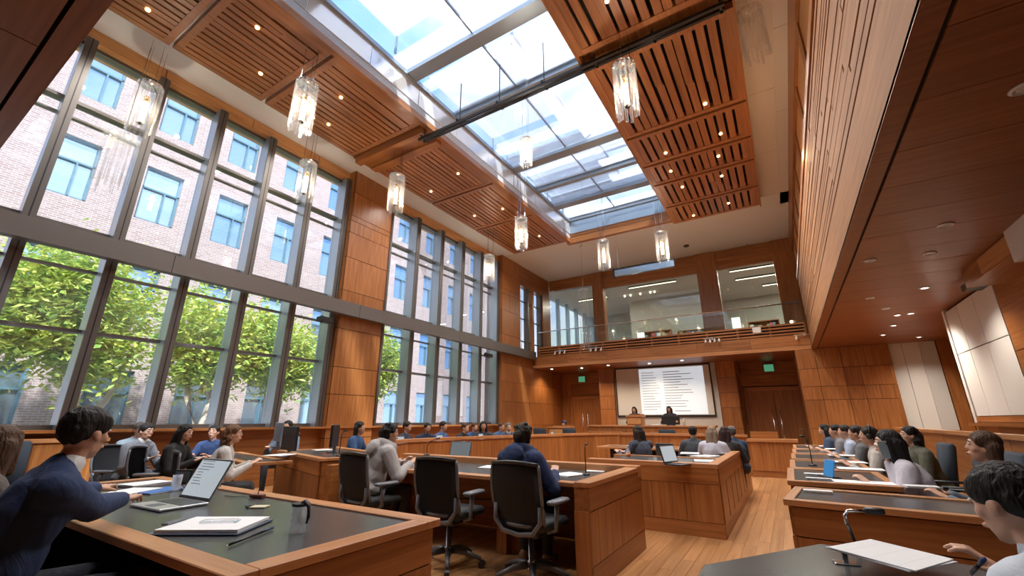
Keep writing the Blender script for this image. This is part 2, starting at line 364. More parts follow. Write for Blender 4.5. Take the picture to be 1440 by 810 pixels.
for i, (x0, x1, y0, y1) in enumerate(((-6.2, -3.0, -1.0, .9), (-5.8, -2.6, 1.5, 4.7), (-6.0, -3.7, 5.9, 8.6), (-6.1, -3.4, 8.9, 9.5), (-6.1, -3.5, 10.3, 12.2))):  # white sheets added over the glass to make bright patches in the skylight
    sh = thing('patch_overlay', 'added white awning stretched above the skylight, ' + ['nearest the rear', 'over the near bay', 'left of the lighting track', 'over the narrow middle bay', 'over the far bay'][i], 'overlay')
    B('cloth', (x0, x1), (y0, y1), (9.05, 9.06), PATCHW, sh); B('edge_pole', (x1, x1 + .05), (y0, y1), (9.03, 9.08), STB, sh)
    for y in (y0, y1): B('support', (x0, x0 + .04), (y - .02, y + .02), (8.6, 9.05), STB, sh); B('support', (x1, x1 + .04), (y - .02, y + .02), (8.75, 9.03), STB, sh)
    rebase(sh, ((x0 + x1) / 2, (y0 + y1) / 2, 8.75))

LAMP_W = 105
# ---- slatted timber ceiling fields
def slat_field(x0, x1, y0, y1, z, pitch, wslat, label, lower=0):
    f = thing('slatted_ceiling_panel', label, 'ceiling panel', group=None)
    B('backing', (x0, x1), (y0, y1), (z + .12, z + .15), BLK, f)
    bd = .11
    B('frame', (x0, x0 + bd), (y0, y1), (z - .01, z + .12), WD_Y, f); B('frame', (x1 - bd, x1), (y0, y1), (z - .01, z + .12), WD_Y, f)
    B('frame', (x0 + bd, x1 - bd), (y0, y0 + bd), (z - .012, z + .12), WS_X if 0 else WD_Y, f); B('frame', (x0 + bd, x1 - bd), (y1 - bd, y1), (z - .012, z + .12), WD_Y, f)
    xa = x0 + bd; k = 0
    while xa + wslat < x1 - bd + .02:
        g = pitch - wslat
        if k and k % 5 == 3: xa -= g * .6
        a, b = y0 + bd, y1 - bd
        cut = rnd.random()
        if cut < .22 and b - a > 1.2:
            m = a + (b - a) * rnd.uniform(.35, .65)
            B('slat', (xa, xa + wslat), (a, m), (z, z + .06), WD_Y, f); B('slat', (xa + .015, xa + wslat + .02), (m, b), (z, z + .06), WD_Y, f)
        else: B('slat', (xa, xa + wslat), (a, b), (z, z + .06), WD_Y, f)
        xa += pitch; k += 1
    for q in range(2):
        px, py = x0 + (x1 - x0) * (.28 + .44 * q) + rnd.uniform(-.15, .15), rnd.uniform(y0 + .3, y1 - .3)
        LATHE('downlight', [(.036, 0), (.036, -.025), (.028, -.03)], glow('downlight_glow', (1, .66, .28), 3), f, 10, (px, py, z))
        light('slat_lamp', 'SPOT', (px, py, z - .05), (0, 0, 0), LAMP_W, (1, .93, .84), spot_size=2.5, spot_blend=.9, shadow_soft_size=.05)
    rebase(f, ((x0 + x1) / 2, (y0 + y1) / 2, z))
ord_ = ['first', 'second', 'third', 'fourth', 'fifth', 'sixth', 'seventh']
for i, (a, b) in enumerate(((.2, 1.90), (1.96, 3.58), (3.66, 5.95), (6.72, 8.90), (8.97, 11.22), (11.29, 13.93))):
    slat_field(-8.55, -6.19, a, b, 7.84, .150, .108, f'slatted timber ceiling panel beside the windows, {ord_[i]} from the camera')
for i, (a, b) in enumerate(((1.6, 3.6), (3.68, 5.86), (6.25, 8.66), (8.74, 10.02), (10.1, 11.1), (11.18, 12.6), (12.68, 13.95))):
    slat_field(-2.22, .27, a, b, 7.60, .185, .130, f'slatted timber ceiling panel right of the skylight, {ord_[i]} from the camera')
cof = struct(B('trim_5', (-2.22, .27), (-1, 13.95), (7.76, 7.95), W_Y), 'timber box carrying the right slatted ceiling panels')
B('edge_board', (.27, .30), (-1, 14.1), (7.59, 7.95), W_Y, cof); B('shadow_gap', (.30, .315), (-1, 14.1), (7.90, 7.95), BLK, cof)
cr5 = struct(B('trim_6', (-8.55, -6.19), (5.97, 6.70), (7.80, 7.95), W_X), 'wide timber cross beam beside the skylight')
B('cross_board', (-8.5, -6.2), (6.0, 6.18), (7.66, 7.80), W_X, cr5); B('cross_board', (-8.5, -6.2), (6.5, 6.68), (7.74, 7.80), W_X, cr5)
# black cable track that spans the skylight
tr = thing('cable_track', 'black metal lighting track spanning the skylight', 'track')
for dy, dz in ((0, 0), (.16, .05)):
    B('rail', (-6.3, .15), (6.02 + dy, 6.07 + dy), (7.50 + dz, 7.56 + dz), BLKP, tr)
for x in lin(-6.2, .1, 6): B('bracket', (x - .02, x + .02), (6.0, 6.25), (7.55, 7.60), BLKP, tr); B('hanger', (x - .008, x + .008), (6.1, 6.116), (7.6, 8.62 if -6 < x < -2.3 else 7.8), BLKP, tr)
for k in range(3): TUBE('cable', [(-6.2 + i * .5, 6.10 + .03 * k + .02 * math.sin(i * 1.3 + k), 7.60 - .05 * abs(math.sin(i * .9 + k))) for i in range(13)], .012, BLKP, tr, 5)
rebase(tr, (-3, 6.1, 7.5))

# ---- right side: overhanging gallery with slatted front
wall_r_up = struct(B('wall_right_upper', (1.13, 1.5), (-5, 18.3), (5.9, ZC), W_Y), 'upper gallery wall of panelled timber')
B('top_band', (1.06, 1.13), (-1, 18.3), (7.35, ZC), W_Y, wall_r_up)
for i, y in enumerate(lin(-1, 18.2, 12)): B('pilaster', (1.09, 1.13), (y - .14, y + .14), (5.9, 7.35), W_Z, wall_r_up)
for a, b in zip(lin(-1, 18.2, 12)[:-1], lin(-1, 18.2, 12)[1:]):
    B('panel', (1.115, 1.13), (a + .16, b - .16), (6.55, 7.30), WH_Y, wall_r_up); B('panel', (1.115, 1.13), (a + .16, b - .16), (5.92, 6.50), W_Y, wall_r_up)
gal = struct(B('wall_right_gallery', (1.02, 1.4), (-5, YF), (ZS + .02, 5.9), BLK), 'slatted timber front of the overhanging right gallery')
B('lower_band', (.975, 1.02), (-1, YF), (ZS + .10, 4.10), WG_Y, gal); B('bottom_lip', (.955, 1.02), (-1, YF), (ZS, ZS + .095), WG_Y, gal)
B('mid_rail', (.972, 1.02), (-1, YF), (4.125, 4.22), WG_Y, gal); B('top_rail', (.95, 1.03), (-1, YF), (5.78, 5.92), W_Y, gal)
nb = 0
for k, z in enumerate(lin(4.235, 5.77, 17)[:-1]):
    y = -.8 - rnd.random() * 2
    while y < YF - .1:
        ln = rnd.uniform(5, 9); y1 = min(y + ln, YF)
        B('slat', (.972 + rnd.uniform(-.004, .004), 1.018), (y + .02, y1 - .02), (z, z + .062 + (0.028 if rnd.random() < .3 else 0)), WG_Y, gal)
        y = y1
# soffit below the gallery
sof = struct(B('ceiling_soffit', (1.02, 6.5), (-5, YF), (ZS + .03, ZS + .3), BLK), 'dark veneered soffit below the right gallery')
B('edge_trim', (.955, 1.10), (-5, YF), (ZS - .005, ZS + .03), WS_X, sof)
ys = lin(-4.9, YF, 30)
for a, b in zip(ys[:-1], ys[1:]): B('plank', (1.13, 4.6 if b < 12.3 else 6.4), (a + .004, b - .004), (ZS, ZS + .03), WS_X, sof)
B('soffit_end', (2.7, 6.5), (YF, YF + .35), (ZS, ZS + .3), WS_X, sof)
def soffit_light(x, y, lit, n):
    t = thing('recessed_downlight', n, 'downlight', (x, y, ZS))
    LATHE('rim', [(.075, 0), (.08, -.006), (.06, -.02), (.055, -.006)], plain('lamp_rim', (.75, .76, .8), .3), t, 18)
    LATHE('lens', [(.05, -.007), (.04, -.012)], glow('soffit_lens', (1, .93, .82), 6) if lit else plain('lens_off', (.6, .62, .66), .2), t, 14)
DL = [(hz(790 / 3 + 960, 288 / 3 + 270, ZS), 0, 'white round ceiling detector under the right gallery near its edge'),
      (hz(1040 / 3 + 960, 258 / 3 + 270, ZS), 0, 'grey flush fitting in the right soffit, further from the edge'), (hz(1110 / 3 + 960, 138 / 3 + 270, ZS), 0, 'grey flush fitting in the right soffit nearest the wall'),
      (hz(1440, 123, ZS), 0, 'white disc light in the dark soffit nearest the camera'),
      (hz(790 / 3 + 960, 446 / 3 + 270, ZS), 0, 'small white fitting in the middle of the right soffit'), (hz(857 / 3 + 960, 490 / 3 + 270, ZS), 0, 'small white detector beside the long soffit joint'),
      (hz(905 / 3 + 960, 518 / 3 + 270, ZS), 1, 'lit downlight in the right soffit, left of its pair'), (hz(962 / 3 + 960, 511 / 3 + 270, ZS), 1, 'lit downlight in the right soffit, right of its pair'),
      (hz(1020 / 3 + 960, 403 / 3 + 270, ZS), 1, 'lit downlight in the right soffit near the white wall'), (hz(890 / 3 + 960, 562 / 3 + 270, ZS), 1, 'lit downlight in the right soffit before the back wall'),
      (hz(845 / 3 + 960, 602 / 3 + 270, ZS), 1, 'lit downlight in the right soffit closest to the back wall'),
      (Vector((3.35, 15.6, ZS)), 1, 'added lit downlight brightening the white niche of the back wall'), (Vector((3.75, 14.6, ZS)), 1, 'added lit downlight in the alcove behind the white panel edge')]  # last two lamps added, standing in for side daylight on the niche
for p, lit, n in DL:
    soffit_light(p.x, p.y, lit, n)
    if lit: light('soffit_lamp', 'SPOT', (p.x, p.y, ZS - .04), (0, 0, 0), 62, (1, .88, .74), spot_size=2.2, spot_blend=.8, shadow_soft_size=.06)
# right wall
wr = struct(B('wall_right', (3.12, 3.4), (-5, 12.1), (0, ZS + .03), BLK), 'right wall with white acoustic panels above a timber wainscot')
for a, b in ((9.55, 10.45), (10.45, 11.3), (11.3, 12.0)):
    B('white_panel', (3.08, 3.12), (a + .008, b - .008), (1.38, 2.55), WPN, wr); B('white_panel', (3.08, 3.12), (a + .008, b - .008), (2.57, ZS - .05), WPN, wr)
B('white_edge', (3.06, 3.4), (12.01, 12.14), (1.2, ZS), WPN, wr)
for a, b in ((5.2, 6.6), (6.6, 8.0), (8.0, 9.53)):
    for z0, z1 in ((1.38, 2.3), (2.3, ZS)): B('panel', (3.08, 3.12), (a + .006, b - .006), (z0 + .006, z1 - .006), W_Y, wr)
for a, b in zip(lin(4, 12.1, 8)[:-1], lin(4, 12.1, 8)[1:]): B('panel', (3.07, 3.12), (a + .006, b - .006), (.0, 1.2), W_Y, wr)
B('ledge', (2.95, 3.12), (4, 12.1), (1.2, 1.26), W_Y, wr); B('rail', (3.07, 3.12), (4, 12.1), (1.27, 1.37), W_Y, wr)
bulk = struct(B('trim_7', (2.6, 3.1), (7.2, 8.9), (3.22, ZS), W_Y), 'timber bulkhead under the right soffit by the white panels')
B('white_cheek', (2.55, 3.1), (6.4, 7.15), (3.08, ZS), WPN, bulk); B('bulkhead_board', (2.585, 2.605), (7.2, 8.2), (3.24, ZS - .02), WH_Y, bulk)
wr2 = struct(B('wall_right_alcove', (6.3, 6.5), (-5, 17), (0, ZS + .1), W_Z))
# low timber barrier behind the right-hand seats
lowb = thing('seating_barrier', 'low timber barrier wall behind the right-hand seats', 'barrier')
for a, b in zip(lin(4.6, 13.4, 7)[:-1], lin(4.6, 13.4, 7)[1:]): B('panel', (2.02, 2.08), (a + .006, b - .006), (.02, 1.1), W_Y, lowb)
B('cap', (1.98, 2.16), (4.55, 13.45), (1.1, 1.15), WL_Y, lowb); rebase(lowb, (2.05, 9, 0))

# ---- rear gallery above and behind the camera, rear walls
rg = struct(B('ceiling_gallery_rear', (-9.6, 1.0), (-5.6, .22), (ZS + .03, 4.4), BLK), 'dark timber underside of the rear gallery')
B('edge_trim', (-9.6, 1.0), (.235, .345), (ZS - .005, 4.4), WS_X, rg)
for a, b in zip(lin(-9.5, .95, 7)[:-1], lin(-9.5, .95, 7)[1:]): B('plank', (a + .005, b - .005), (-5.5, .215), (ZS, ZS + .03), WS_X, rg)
struct(B('wall_rear', (-10, 6.6), (-5.8, -5.6), (0, 8.3), W_Z))
struct(B('wall_right_outer', (6.5, 6.7), (-6, 20.4), (0, 8.3), W_Z))

# ---- back wall, lower floor
wb = struct(B('wall_back', (-9.9, 6.6), (19.55, 19.8), (0, 3.58), BLK), 'timber panelled back wall with doors and projection screen')
def pilaster(x0, x1, y, zs):
    B('pilaster_core', (x0 + .02, x1 - .02), (y + .025, 19.55), (0, ZS), BLK, wb)
    for a, b in zip(zs[:-1], zs[1:]):
        B('panel', (x0, x1), (y, y + .025), (a + .006, b - .006), W_Z, wb)
        B('side_panel', (x0 - .004, x0 + .02), (y, 19.5), (a + .006, b - .006), W_Z, wb); B('side_panel', (x1 - .02, x1 + .004), (y, 19.5), (a + .006, b - .006), W_Z, wb)
x_a0, x_a1 = hy(843, 560, YB).x, hy(865, 560, YB).x
x_b0, x_b1 = hy(1012, 560, YB).x, hy(1040, 560, YB).x
PZ = [0, 1.0, 1.75, 2.3, 2.85, ZS]
pilaster(x_a0, x_a1, YB, PZ); pilaster(x_b0, x_b1, YB, PZ)
B('screen_wall', (x_a1, x_b0), (18.45, 18.6), (0, ZS), plain('screen_wall_grey', (.55, .53, .50), .8), wb)
# right panel wall flush with the balcony front
x_c0, x_c1 = hy(1118, 495, YF).x, hy(1248, 483, YF).x
B('core', (x_c0 + .02, x_c1 - .02), (YF + .025, 19.55), (0, ZS + .03), BLK, wb)
us = [x_c0, x_c0 + .5, x_c0 + 1.15, x_c0 + 1.55, x_c1]
panels(wb, 'y', YF + .025, us, [0, 1.05, 1.9, 2.3, 2.85, ZS], W_Z, -.025)
B('side_panel', (x_c0 - .004, x_c0 + .02), (YF, 19.5), (0, ZS), W_Z, wb)
# white lit niche, then timber jamb
for a, b in ((x_c1, x_c1 + .32), (x_c1 + .32, x_c1 + .7)): B('white_panel', (a + .005, b - .005), (YF + .15, YF + .25), (1.05, ZS), WPN, wb)
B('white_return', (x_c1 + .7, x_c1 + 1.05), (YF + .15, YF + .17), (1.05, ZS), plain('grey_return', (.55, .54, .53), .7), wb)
B('niche_back', (x_c1 + .01, 6.4), (YF + .26, YF + .3), (0, ZS + .3), W_Z, wb)
B('wainscot', (x_c1, 6.3), (YF + .1, YF + .25), (0, 1.05), W_X, wb)
for a in (1.07, 1.37, 1.67): B('jamb', (x_c1 + a, x_c1 + a + .28), (YF + .12, YF + .2), (0, ZS), W_Z, wb)
B('back_fill', (x_c1 + 1.9, 6.4), (YF + .14, YF + .2), (0, ZS), W_Z, wb)
# door recess walls
YD = 19.40
def door(name, x0, x1, ztop, label, split=True):
    d = struct(thing(name, label, 'x')); del d['category']
    B('frame', (x0 - .12, x0), (YD - .06, YD + .05), (0, ztop + .1), W_Z, d); B('frame', (x1, x1 + .12), (YD - .06, YD + .05), (0, ztop + .1), W_Z, d)
    B('frame', (x0, x1), (YD - .06, YD + .05), (ztop, ztop + .1), W_X, d); B('head_strip', (x0, x1), (YD - .075, YD - .06), (ztop - .03, ztop), WL_X, d)
    m = (x0 + x1) / 2; leaves = ((x0, m - .004), (m + .004, x1)) if split else ((x0, x1),)
    for i, (a, b) in enumerate(leaves):
        lf = B('door_leaf', (a + .004, b - .004), (YD - .03, YD + .02), (0.01, ztop), W_Z, d)
        hxp = b - .12 if i == 0 else a + .12
        TUBE('pull_handle', [(hxp, YD - .03, .55), (hxp, YD - .09, .57), (hxp, YD - .09, 1.65), (hxp, YD - .03, 1.67)], .016, CHR, lf)
    return d
dl0, dl1 = hy(806, 557, YD).x, hy(840, 557, YD).x
door('door_1', dl0, dl1, 2.3, 'timber double door in the left recess of the back wall')
dr0, dr1 = hy(1050, 548, YD).x, hy(1124, 548, YD).x
door('door_2', dr0, dr1, 2.42, 'wide timber double door right of the projection screen')
panels(wb, 'y', YD + .05, [-9.2, dl0 - .13], [0, 1.2, 2.4, ZS], W_Z, -.02); panels(wb, 'y', YD + .05, [dl0 - .13, dl1 + .13], [2.42, 2.95, ZS], W_X, -.02)
panels(wb, 'y', YD + .05, [dl1 + .13, x_a0 + .02], [0, 1.2, 2.4, ZS], W_Z, -.02)
panels(wb, 'y', YD + .05, [x_b1, dr0 - .13], [0, 1.2, 2.4, ZS], W_Z, -.02); panels(wb, 'y', YD + .05, [dr0 - .13, dr1 + .13], [2.55, 3.0, ZS], W_X, -.02)
panels(wb, 'y', YD + .05, [dr1 + .13, x_c0 + .1], [0, 1.2, 2.4, ZS], W_Z, -.02)
GRN = plain('exit_green', (.10, .42, .24), .5, emit=(.10, .42, .24), es=.25)
for px, py, lb in ((818, 533, 'green exit sign above the left double door'), (1081, 517, 'green exit sign above the wide double door')):
    p = hy(px, py, YD - .15); t = thing('exit_sign', lb, 'exit sign', p)
    B('face', (-.16, .16), (-.01, .02), (-.14, .12), GRN, t, .008); B('bracket', (-.03, .03), (.02, .18), (0, .04), CHR, t); B('housing', (-.17, .17), (.02, .05), (-.15, .13), GRYP, t)
# projection screen
sx0, sx1 = hy(868, 550, 18.4).x, hy(1001, 550, 18.4).x
sc = thing('projection_screen', 'large projection screen with a page of text on the back wall', 'screen')
SZ0, SZ1 = 1.50, 3.40
B('black_border', (sx0 - .05, sx1 + .05), (18.40, 18.44), (SZ0 - .07, SZ1 + .05), BLKP, sc); B('screen_cloth', (sx0, sx1), (18.39, 18.40), (SZ0, SZ1), plain('screen_cloth', (.62, .62, .61), .9), sc)
s0, s1 = sx0 + (sx1 - sx0) * .265, sx1 - .22
sl = B('projected_page', (s0, s1), (18.384, 18.39), (SZ0 + .02, SZ1 - .04), plain('projected_light', (.6, .66, .7), .8, emit=(.70, .80, .88), es=.28), sc)
tb = bmesh.new()
for k in range(15):
    z = SZ1 - .22 - k * .105
    add_box(tb, s0 + .10, s0 + .10 + rnd.uniform(.45, .72), 18.380, 18.384, z, z + .022)
    if k < 14: add_box(tb, s0 + .98, s0 + .98 + rnd.uniform(.5, 1.15), 18.380, 18.384, z, z + .026)
add_box(tb, s0 + 1.3, s0 + 1.9, 18.380, 18.384, SZ0 + .14, SZ0 + .17)
bm_obj('page_text', tb, plain('projected_text', (.42, .46, .50), .8), sl)
rebase(sc, ((sx0 + sx1) / 2, 18.42, SZ0))
# balcony on the back wall
bal = struct(B('wall_balcony', (-9.16, 1.02), (YF + .03, 19.54), (ZS + .02, 3.90), BLK), 'timber balcony front above the projection screen')
xs = lin(-9.16, .97, 6)
for a, b in zip(xs[:-1], xs[1:]): B('fascia_panel', (a + .004, b - .004), (YF, YF + .03), (ZS + .13, 3.95), W_X, bal)
B('fascia_lip', (-9.16, .97), (YF - .015, YF + .03), (ZS - .005, ZS + .12), WL_X, bal)
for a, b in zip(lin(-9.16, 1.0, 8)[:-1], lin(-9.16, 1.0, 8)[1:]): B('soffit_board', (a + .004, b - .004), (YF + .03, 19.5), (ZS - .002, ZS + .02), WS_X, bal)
for k, z in enumerate((3.98, 4.085, 4.19, 4.295)):
    for a, b in zip(lin(-8.9, .9, 5)[:-1], lin(-8.9, .9, 5)[1:]): B('slat', (a + .01, b - .01), (YF + .02, YF + .06), (z, z + .055), W_X, bal)
B('slat_backing', (-9.0, .95), (YF + .112, YF + .122), (3.92, 4.34), BLK, bal)
for x in lin(-8.9, .9, 10): B('slat_post', (x - .03, x + .03), (YF + .06, YF + .11), (3.92, 4.36), W_Z, bal)
for a, b in zip(lin(-8.9, .9, 6)[:-1], lin(-8.9, .9, 6)[1:]): B('balustrade_pane', (a + .012, b - .012), (YF + .13, YF + .142), (3.95, 5.02), GLB, bal)
TUBE('handrail', [(-8.95, YF + .13, 5.05), (.92, YF + .13, 5.05)], .022, CHR, bal)
for q in range(5):
    x = -8.6 + q * 1.3 + (.3 if q > 2 else 0)
    LATHE('downlight', [(.05, 0), (.05, -.012), (.03, -.014)], glow('balcony_lens', (1, .9, .75), 5), bal, 10, (x, 17.2 + .3 * (q % 2), ZS - .002))
    light('balcony_lamp', 'SPOT', (x, 17.2 + .3 * (q % 2), ZS - .05), (0, 0, 0), 55, (1, .78, .55), spot_size=2.3, spot_blend=.8, shadow_soft_size=.05)
for px, py, lb in ((700 + 1135 / 3.115, 330 + 420 / 3.115, 'white square speaker fixed to the balcony slats'),):
    p = hy(px, py, YF); t = thing('wall_speaker', lb, 'speaker', p); B('grille', (-.12, .12), (-.05, -.02), (-.09, .10), plain('speaker_white', (.8, .8, .78), .5), t, .01); B('case', (-.13, .13), (-.02, .02), (-.10, .11), plain('speaker_case', (.7, .7, .68), .5), t)
def spot_cluster(px, py, lb, n=3):
    p = hy(px, py, YF - .12); t = thing('spotlight_bracket', lb, 'spotlight', p)
    B('rail', (-.28, .28), (.02, .05), (.10, .13), CHR, t); B('wall_plate', (-.04, .04), (.05, .12), (.06, .16), CHR, t)
    for k in range(n):
        x = -.22 + .44 * k / max(1, n - 1)
        TUBE('lamp_head', [(x, .03, .10), (x, 0, .03), (x, -.05, -.03)], [.012, .035, .04], plain('lamp_head_white', (.75, .73, .7), .4), t, 8)
spot_cluster(700 + 272 / 3.115, 330 + 520 / 3.115, 'small spotlight bracket on the balcony front above the left door')
spot_cluster(700 + 430 / 3.115, 330 + 507 / 3.115, 'small spotlight bracket on the balcony front left of the screen')
spot_cluster(700 + 940 / 3.115, 330 + 468 / 3.115, 'spotlight bracket on the balcony front above the screen end', 4)
spot_cluster(700 + 1345 / 3.115, 330 + 452 / 3.115, 'spotlight bracket on the balcony front beside the right gallery', 2)

# ---- back wall, upper floor: glazed gallery room behind timber posts
ub = struct(B('wall_back_upper', (-9.16, 1.13), (YB, YB + .25), (7.42, 8.3), W_X), 'timber header and posts of the glazed upper gallery')
B('header_band', (-9.16, 1.13), (YB - .04, YB), (7.62, 7.90), W_X, ub); B('lower_band', (-6.9, 1.13), (YB + .02, YB + .2), (7.16, 7.42), W_X, ub)
cols = [(hy(836, 440, YB).x, hy(850, 440, YB).x), (hy(985, 420, YB).x, hy(1013, 420, YB).x), (.42, 1.12)]
for a, b in cols:
    B('post', (a, b), (YB - .12, YB + .3), (3.92, 7.92), W_Z, ub); B('post_side', (b, b + .02), (YB - .1, YB + .3), (3.92, 7.6), W_Z, ub)
gx = [-9.16, cols[0][0], cols[0][1], cols[1][0], cols[1][1], cols[2][0]]
w5 = struct(thing('window_5', 'large glass panes of the upper gallery room', 'x')); del w5['category']
B('pane', (gx[0], gx[1]), (YB + .1, YB + .112), (3.95, 7.42), GLB, w5)
for a, b in ((gx[2], (gx[2] + gx[3]) / 2), ((gx[2] + gx[3]) / 2, gx[3])): B('pane', (a + .01, b - .01), (YB + .1, YB + .112), (3.95, 7.16), GLB, w5)
B('pane', (gx[4], gx[5]), (YB + .1, YB + .112), (3.95, 7.16), GLB, w5); B('steel_bead', (gx[2], gx[5]), (YB + .08, YB + .13), (3.92, 3.97), STEEL, w5)
GREY = plain('gallery_room_grey', (.47, .45, .41), .8)
gr = struct(B('floor_gallery', (-9.9, 3.0), (19.55, 25), (3.59, 3.90), plain('gallery_carpet', (.18, .16, .15), .9)), 'floor of the upper gallery room')
struct(B('ceiling_gallery', (-9.9, 3.0), (18.55, 25), (7.44, 7.9), plain('gallery_ceiling', (.62, .58, .52), .8)))
struct(B('wall_gallery_back', (-9.9, 3.0), (24.8, 25), (3.92, 7.44), GREY)); struct(B('wall_gallery_side', (2.8, 3.0), (18.6, 24.8), (3.92, 7.44), GREY))
struct(B('wall_gallery_mid', (-6.4, -2.6), (22.4, 22.5), (4.9, 7.44), GREY), 'grey partition inside the upper gallery room')
w6 = struct(thing('window_6', 'window wall of the upper gallery room toward the court', 'x')); del w6['category']
for y in lin(18.7, 24.7, 5): B('mullion', (-9.6, -9.4), (y - .05, y + .05), (3.9, 7.44), STEEL_LIT, w6)
for a, b in zip(lin(18.7, 24.7, 5)[:-1], lin(18.7, 24.7, 5)[1:]): B('pane', (-9.506, -9.494), (a + .05, b - .05), (3.9, 7.44), GLS, w6)
for i, (x0, x1, y) in enumerate(((-1.2, 1.3, 19.6), (-1.1, 1.5, 21.0), (-.1, 1.9, 22.6), (-5.6, -3.4, 19.7), (-8.6, -7.0, 20.6))):
    lt = thing('linear_light', ['glowing linear ceiling light in the upper room, nearest the glass right of the post', 'glowing linear ceiling light in the upper room, middle one right of the post', 'short glowing linear ceiling light deepest in the right upper room', 'linear ceiling light in the upper room behind the wide pane', 'linear ceiling light in the upper room left of the timber post'][i], 'ceiling light', ((x0 + x1) / 2, y, 7.4))
    h = (x1 - x0) / 2; B('housing', (-h, h), (-.05, .05), (-.02, .05), GRYP, lt); B('tube', (-h + .02, h - .02), (-.035, .035), (-.035, -.02), glow('linear_glow', (1, .86, .60), 1.6), lt); light('linear_lamp', 'AREA', ((x0 + x1) / 2, y, 7.34), (0, 0, 0), 38, (1, .92, .80), shape='RECTANGLE', size=x1 - x0, size_y=.08)
def bookcase(x0, x1, y, z1, lb, seed):
    r = random.Random(seed); t = thing('bookcase', lb, 'bookcase')
    B('back', (x0, x1), (y + .3, y + .33), (3.92, z1), W_X, t)
    for x in (x0, x1): B('side', (x - .02, x + .02), (y, y + .33), (3.92, z1), W_Z, t)
    zz = lin(3.95, z1, 4)
    for z in zz: B('shelf', (x0, x1), (y, y + .3), (z - .02, z + .01), W_X, t)
    rebase(t, ((x0 + x1) / 2, y, 3.92))
bookcase(-5.9, -4.3, 21.8, 5.6, 'bookcase in the upper room behind the wide pane, left one', 1); bookcase(-3.9, -2.6, 21.4, 5.4, 'bookcase in the upper room behind the wide pane, right one', 2); bookcase(-.9, .3, 22.0, 5.6, 'bookcase in the upper room right of the timber post', 3)
cols_b = [(.5, .1, .07), (.1, .18, .35), (.75, .72, .65), (.12, .12, .13), (.55, .4, .2), (.2, .35, .3)]
nbk = 0
for (x0, x1, y, z1) in ((-5.9, -4.3, 21.8, 5.6), (-3.9, -2.6, 21.4, 5.4), (-.9, .3, 22.0, 5.6)):
    zz = lin(3.95, z1, 4)
    for z in zz[1:-1]:
        x = x0 + .05
        while x < x1 - .15:
            wd = rnd.uniform(.09, .18); h = rnd.uniform(.22, .34); nbk += 1
            o = B('book', (x, x + wd - .008), (y + .04, y + .26), (z + .01, z + .01 + h), plain('book_%d' % (nbk % 6), cols_b[nbk % 6], .6), None)
            tag(o, {-5.9: 'book in the left bookcase behind the wide upper pane', -3.9: 'book in the right bookcase behind the wide upper pane', -.9: 'book in the bookcase right of the upper timber post'}[x0], 'book', {-5.9: 'books of the left upper bookcase', -3.9: 'books of the right upper bookcase', -.9: 'books of the upper bookcase by the post'}[x0]); x += wd + (.2 if rnd.random() < .15 else 0)
def g_table(x, y, lb):
    t = thing('gallery_table', lb, 'table', (x, y, 3.92)); B('top', (-.7, .7), (-.35, .35), (.70, .74), W_X, t, .01)
    for a in (-.62, .62):
        for b in (-.28, .28): B('leg', (a - .03, a + .03), (b - .03, b + .03), (0, .70), BLKP, t)
g_table(-8.1, 19.4, 'timber table in the upper room left of the post'); g_table(-3.4, 19.5, 'timber table in the upper room behind the wide pane'); 
ac = thing('gallery_armchair', 'brown leather armchair in the upper room by the right end', 'armchair', (.0, 19.3, 3.92), .3)
LTH = plain('brown_leather', (.22, .07, .035), .4)
B('seat', (-.34, .34), (-.34, .34), (.22, .46), LTH, ac, .05); B('backrest', (-.36, .36), (.26, .42), (.3, .9), LTH, ac, .05)
for s in (-1, 1): B('arm', (s * .34 - .07, s * .34 + .07), (-.34, .34), (.2, .62), LTH, ac, .04)
for a in (-.28, .28):
    for b in (-.28, .3): B('leg', (a - .025, a + .025), (b - .025, b + .025), (0, .22), BLKP, ac)
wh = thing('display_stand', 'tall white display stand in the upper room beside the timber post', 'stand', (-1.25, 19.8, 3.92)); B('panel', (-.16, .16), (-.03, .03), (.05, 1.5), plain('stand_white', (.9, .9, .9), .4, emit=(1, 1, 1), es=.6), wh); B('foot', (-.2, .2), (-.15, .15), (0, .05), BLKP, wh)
wh2 = thing('display_stand', 'white display stand in the upper room behind the wide pane', 'stand', (-5.35, 20.2, 3.92)); B('panel', (-.16, .16), (-.03, .03), (.05, 1.35), MATS['stand_white'], wh2); B('foot', (-.2, .2), (-.15, .15), (0, .05), BLKP, wh2)
for k, (x, z) in enumerate(((-6.2, 6.5), (-5.9, 6.48), (-5.4, 6.5), (-4.9, 6.53), (-4.7, 6.55))):
    o = LATHE('spot_bulb', [(.02, .06), (.035, .03), (.03, -.01), (.01, -.03)], glow('spot_bulb_glow', (1, .85, .6), 5), None, 8, (0, 0, 0)); o.location = (x, 21.0, 7.38)
    tag(o, ['leftmost', 'second', 'middle', 'fourth', 'rightmost'][k] + ' of the five small glowing bulbs under the upper room ceiling', 'bulb', 'spot bulbs in the upper room')
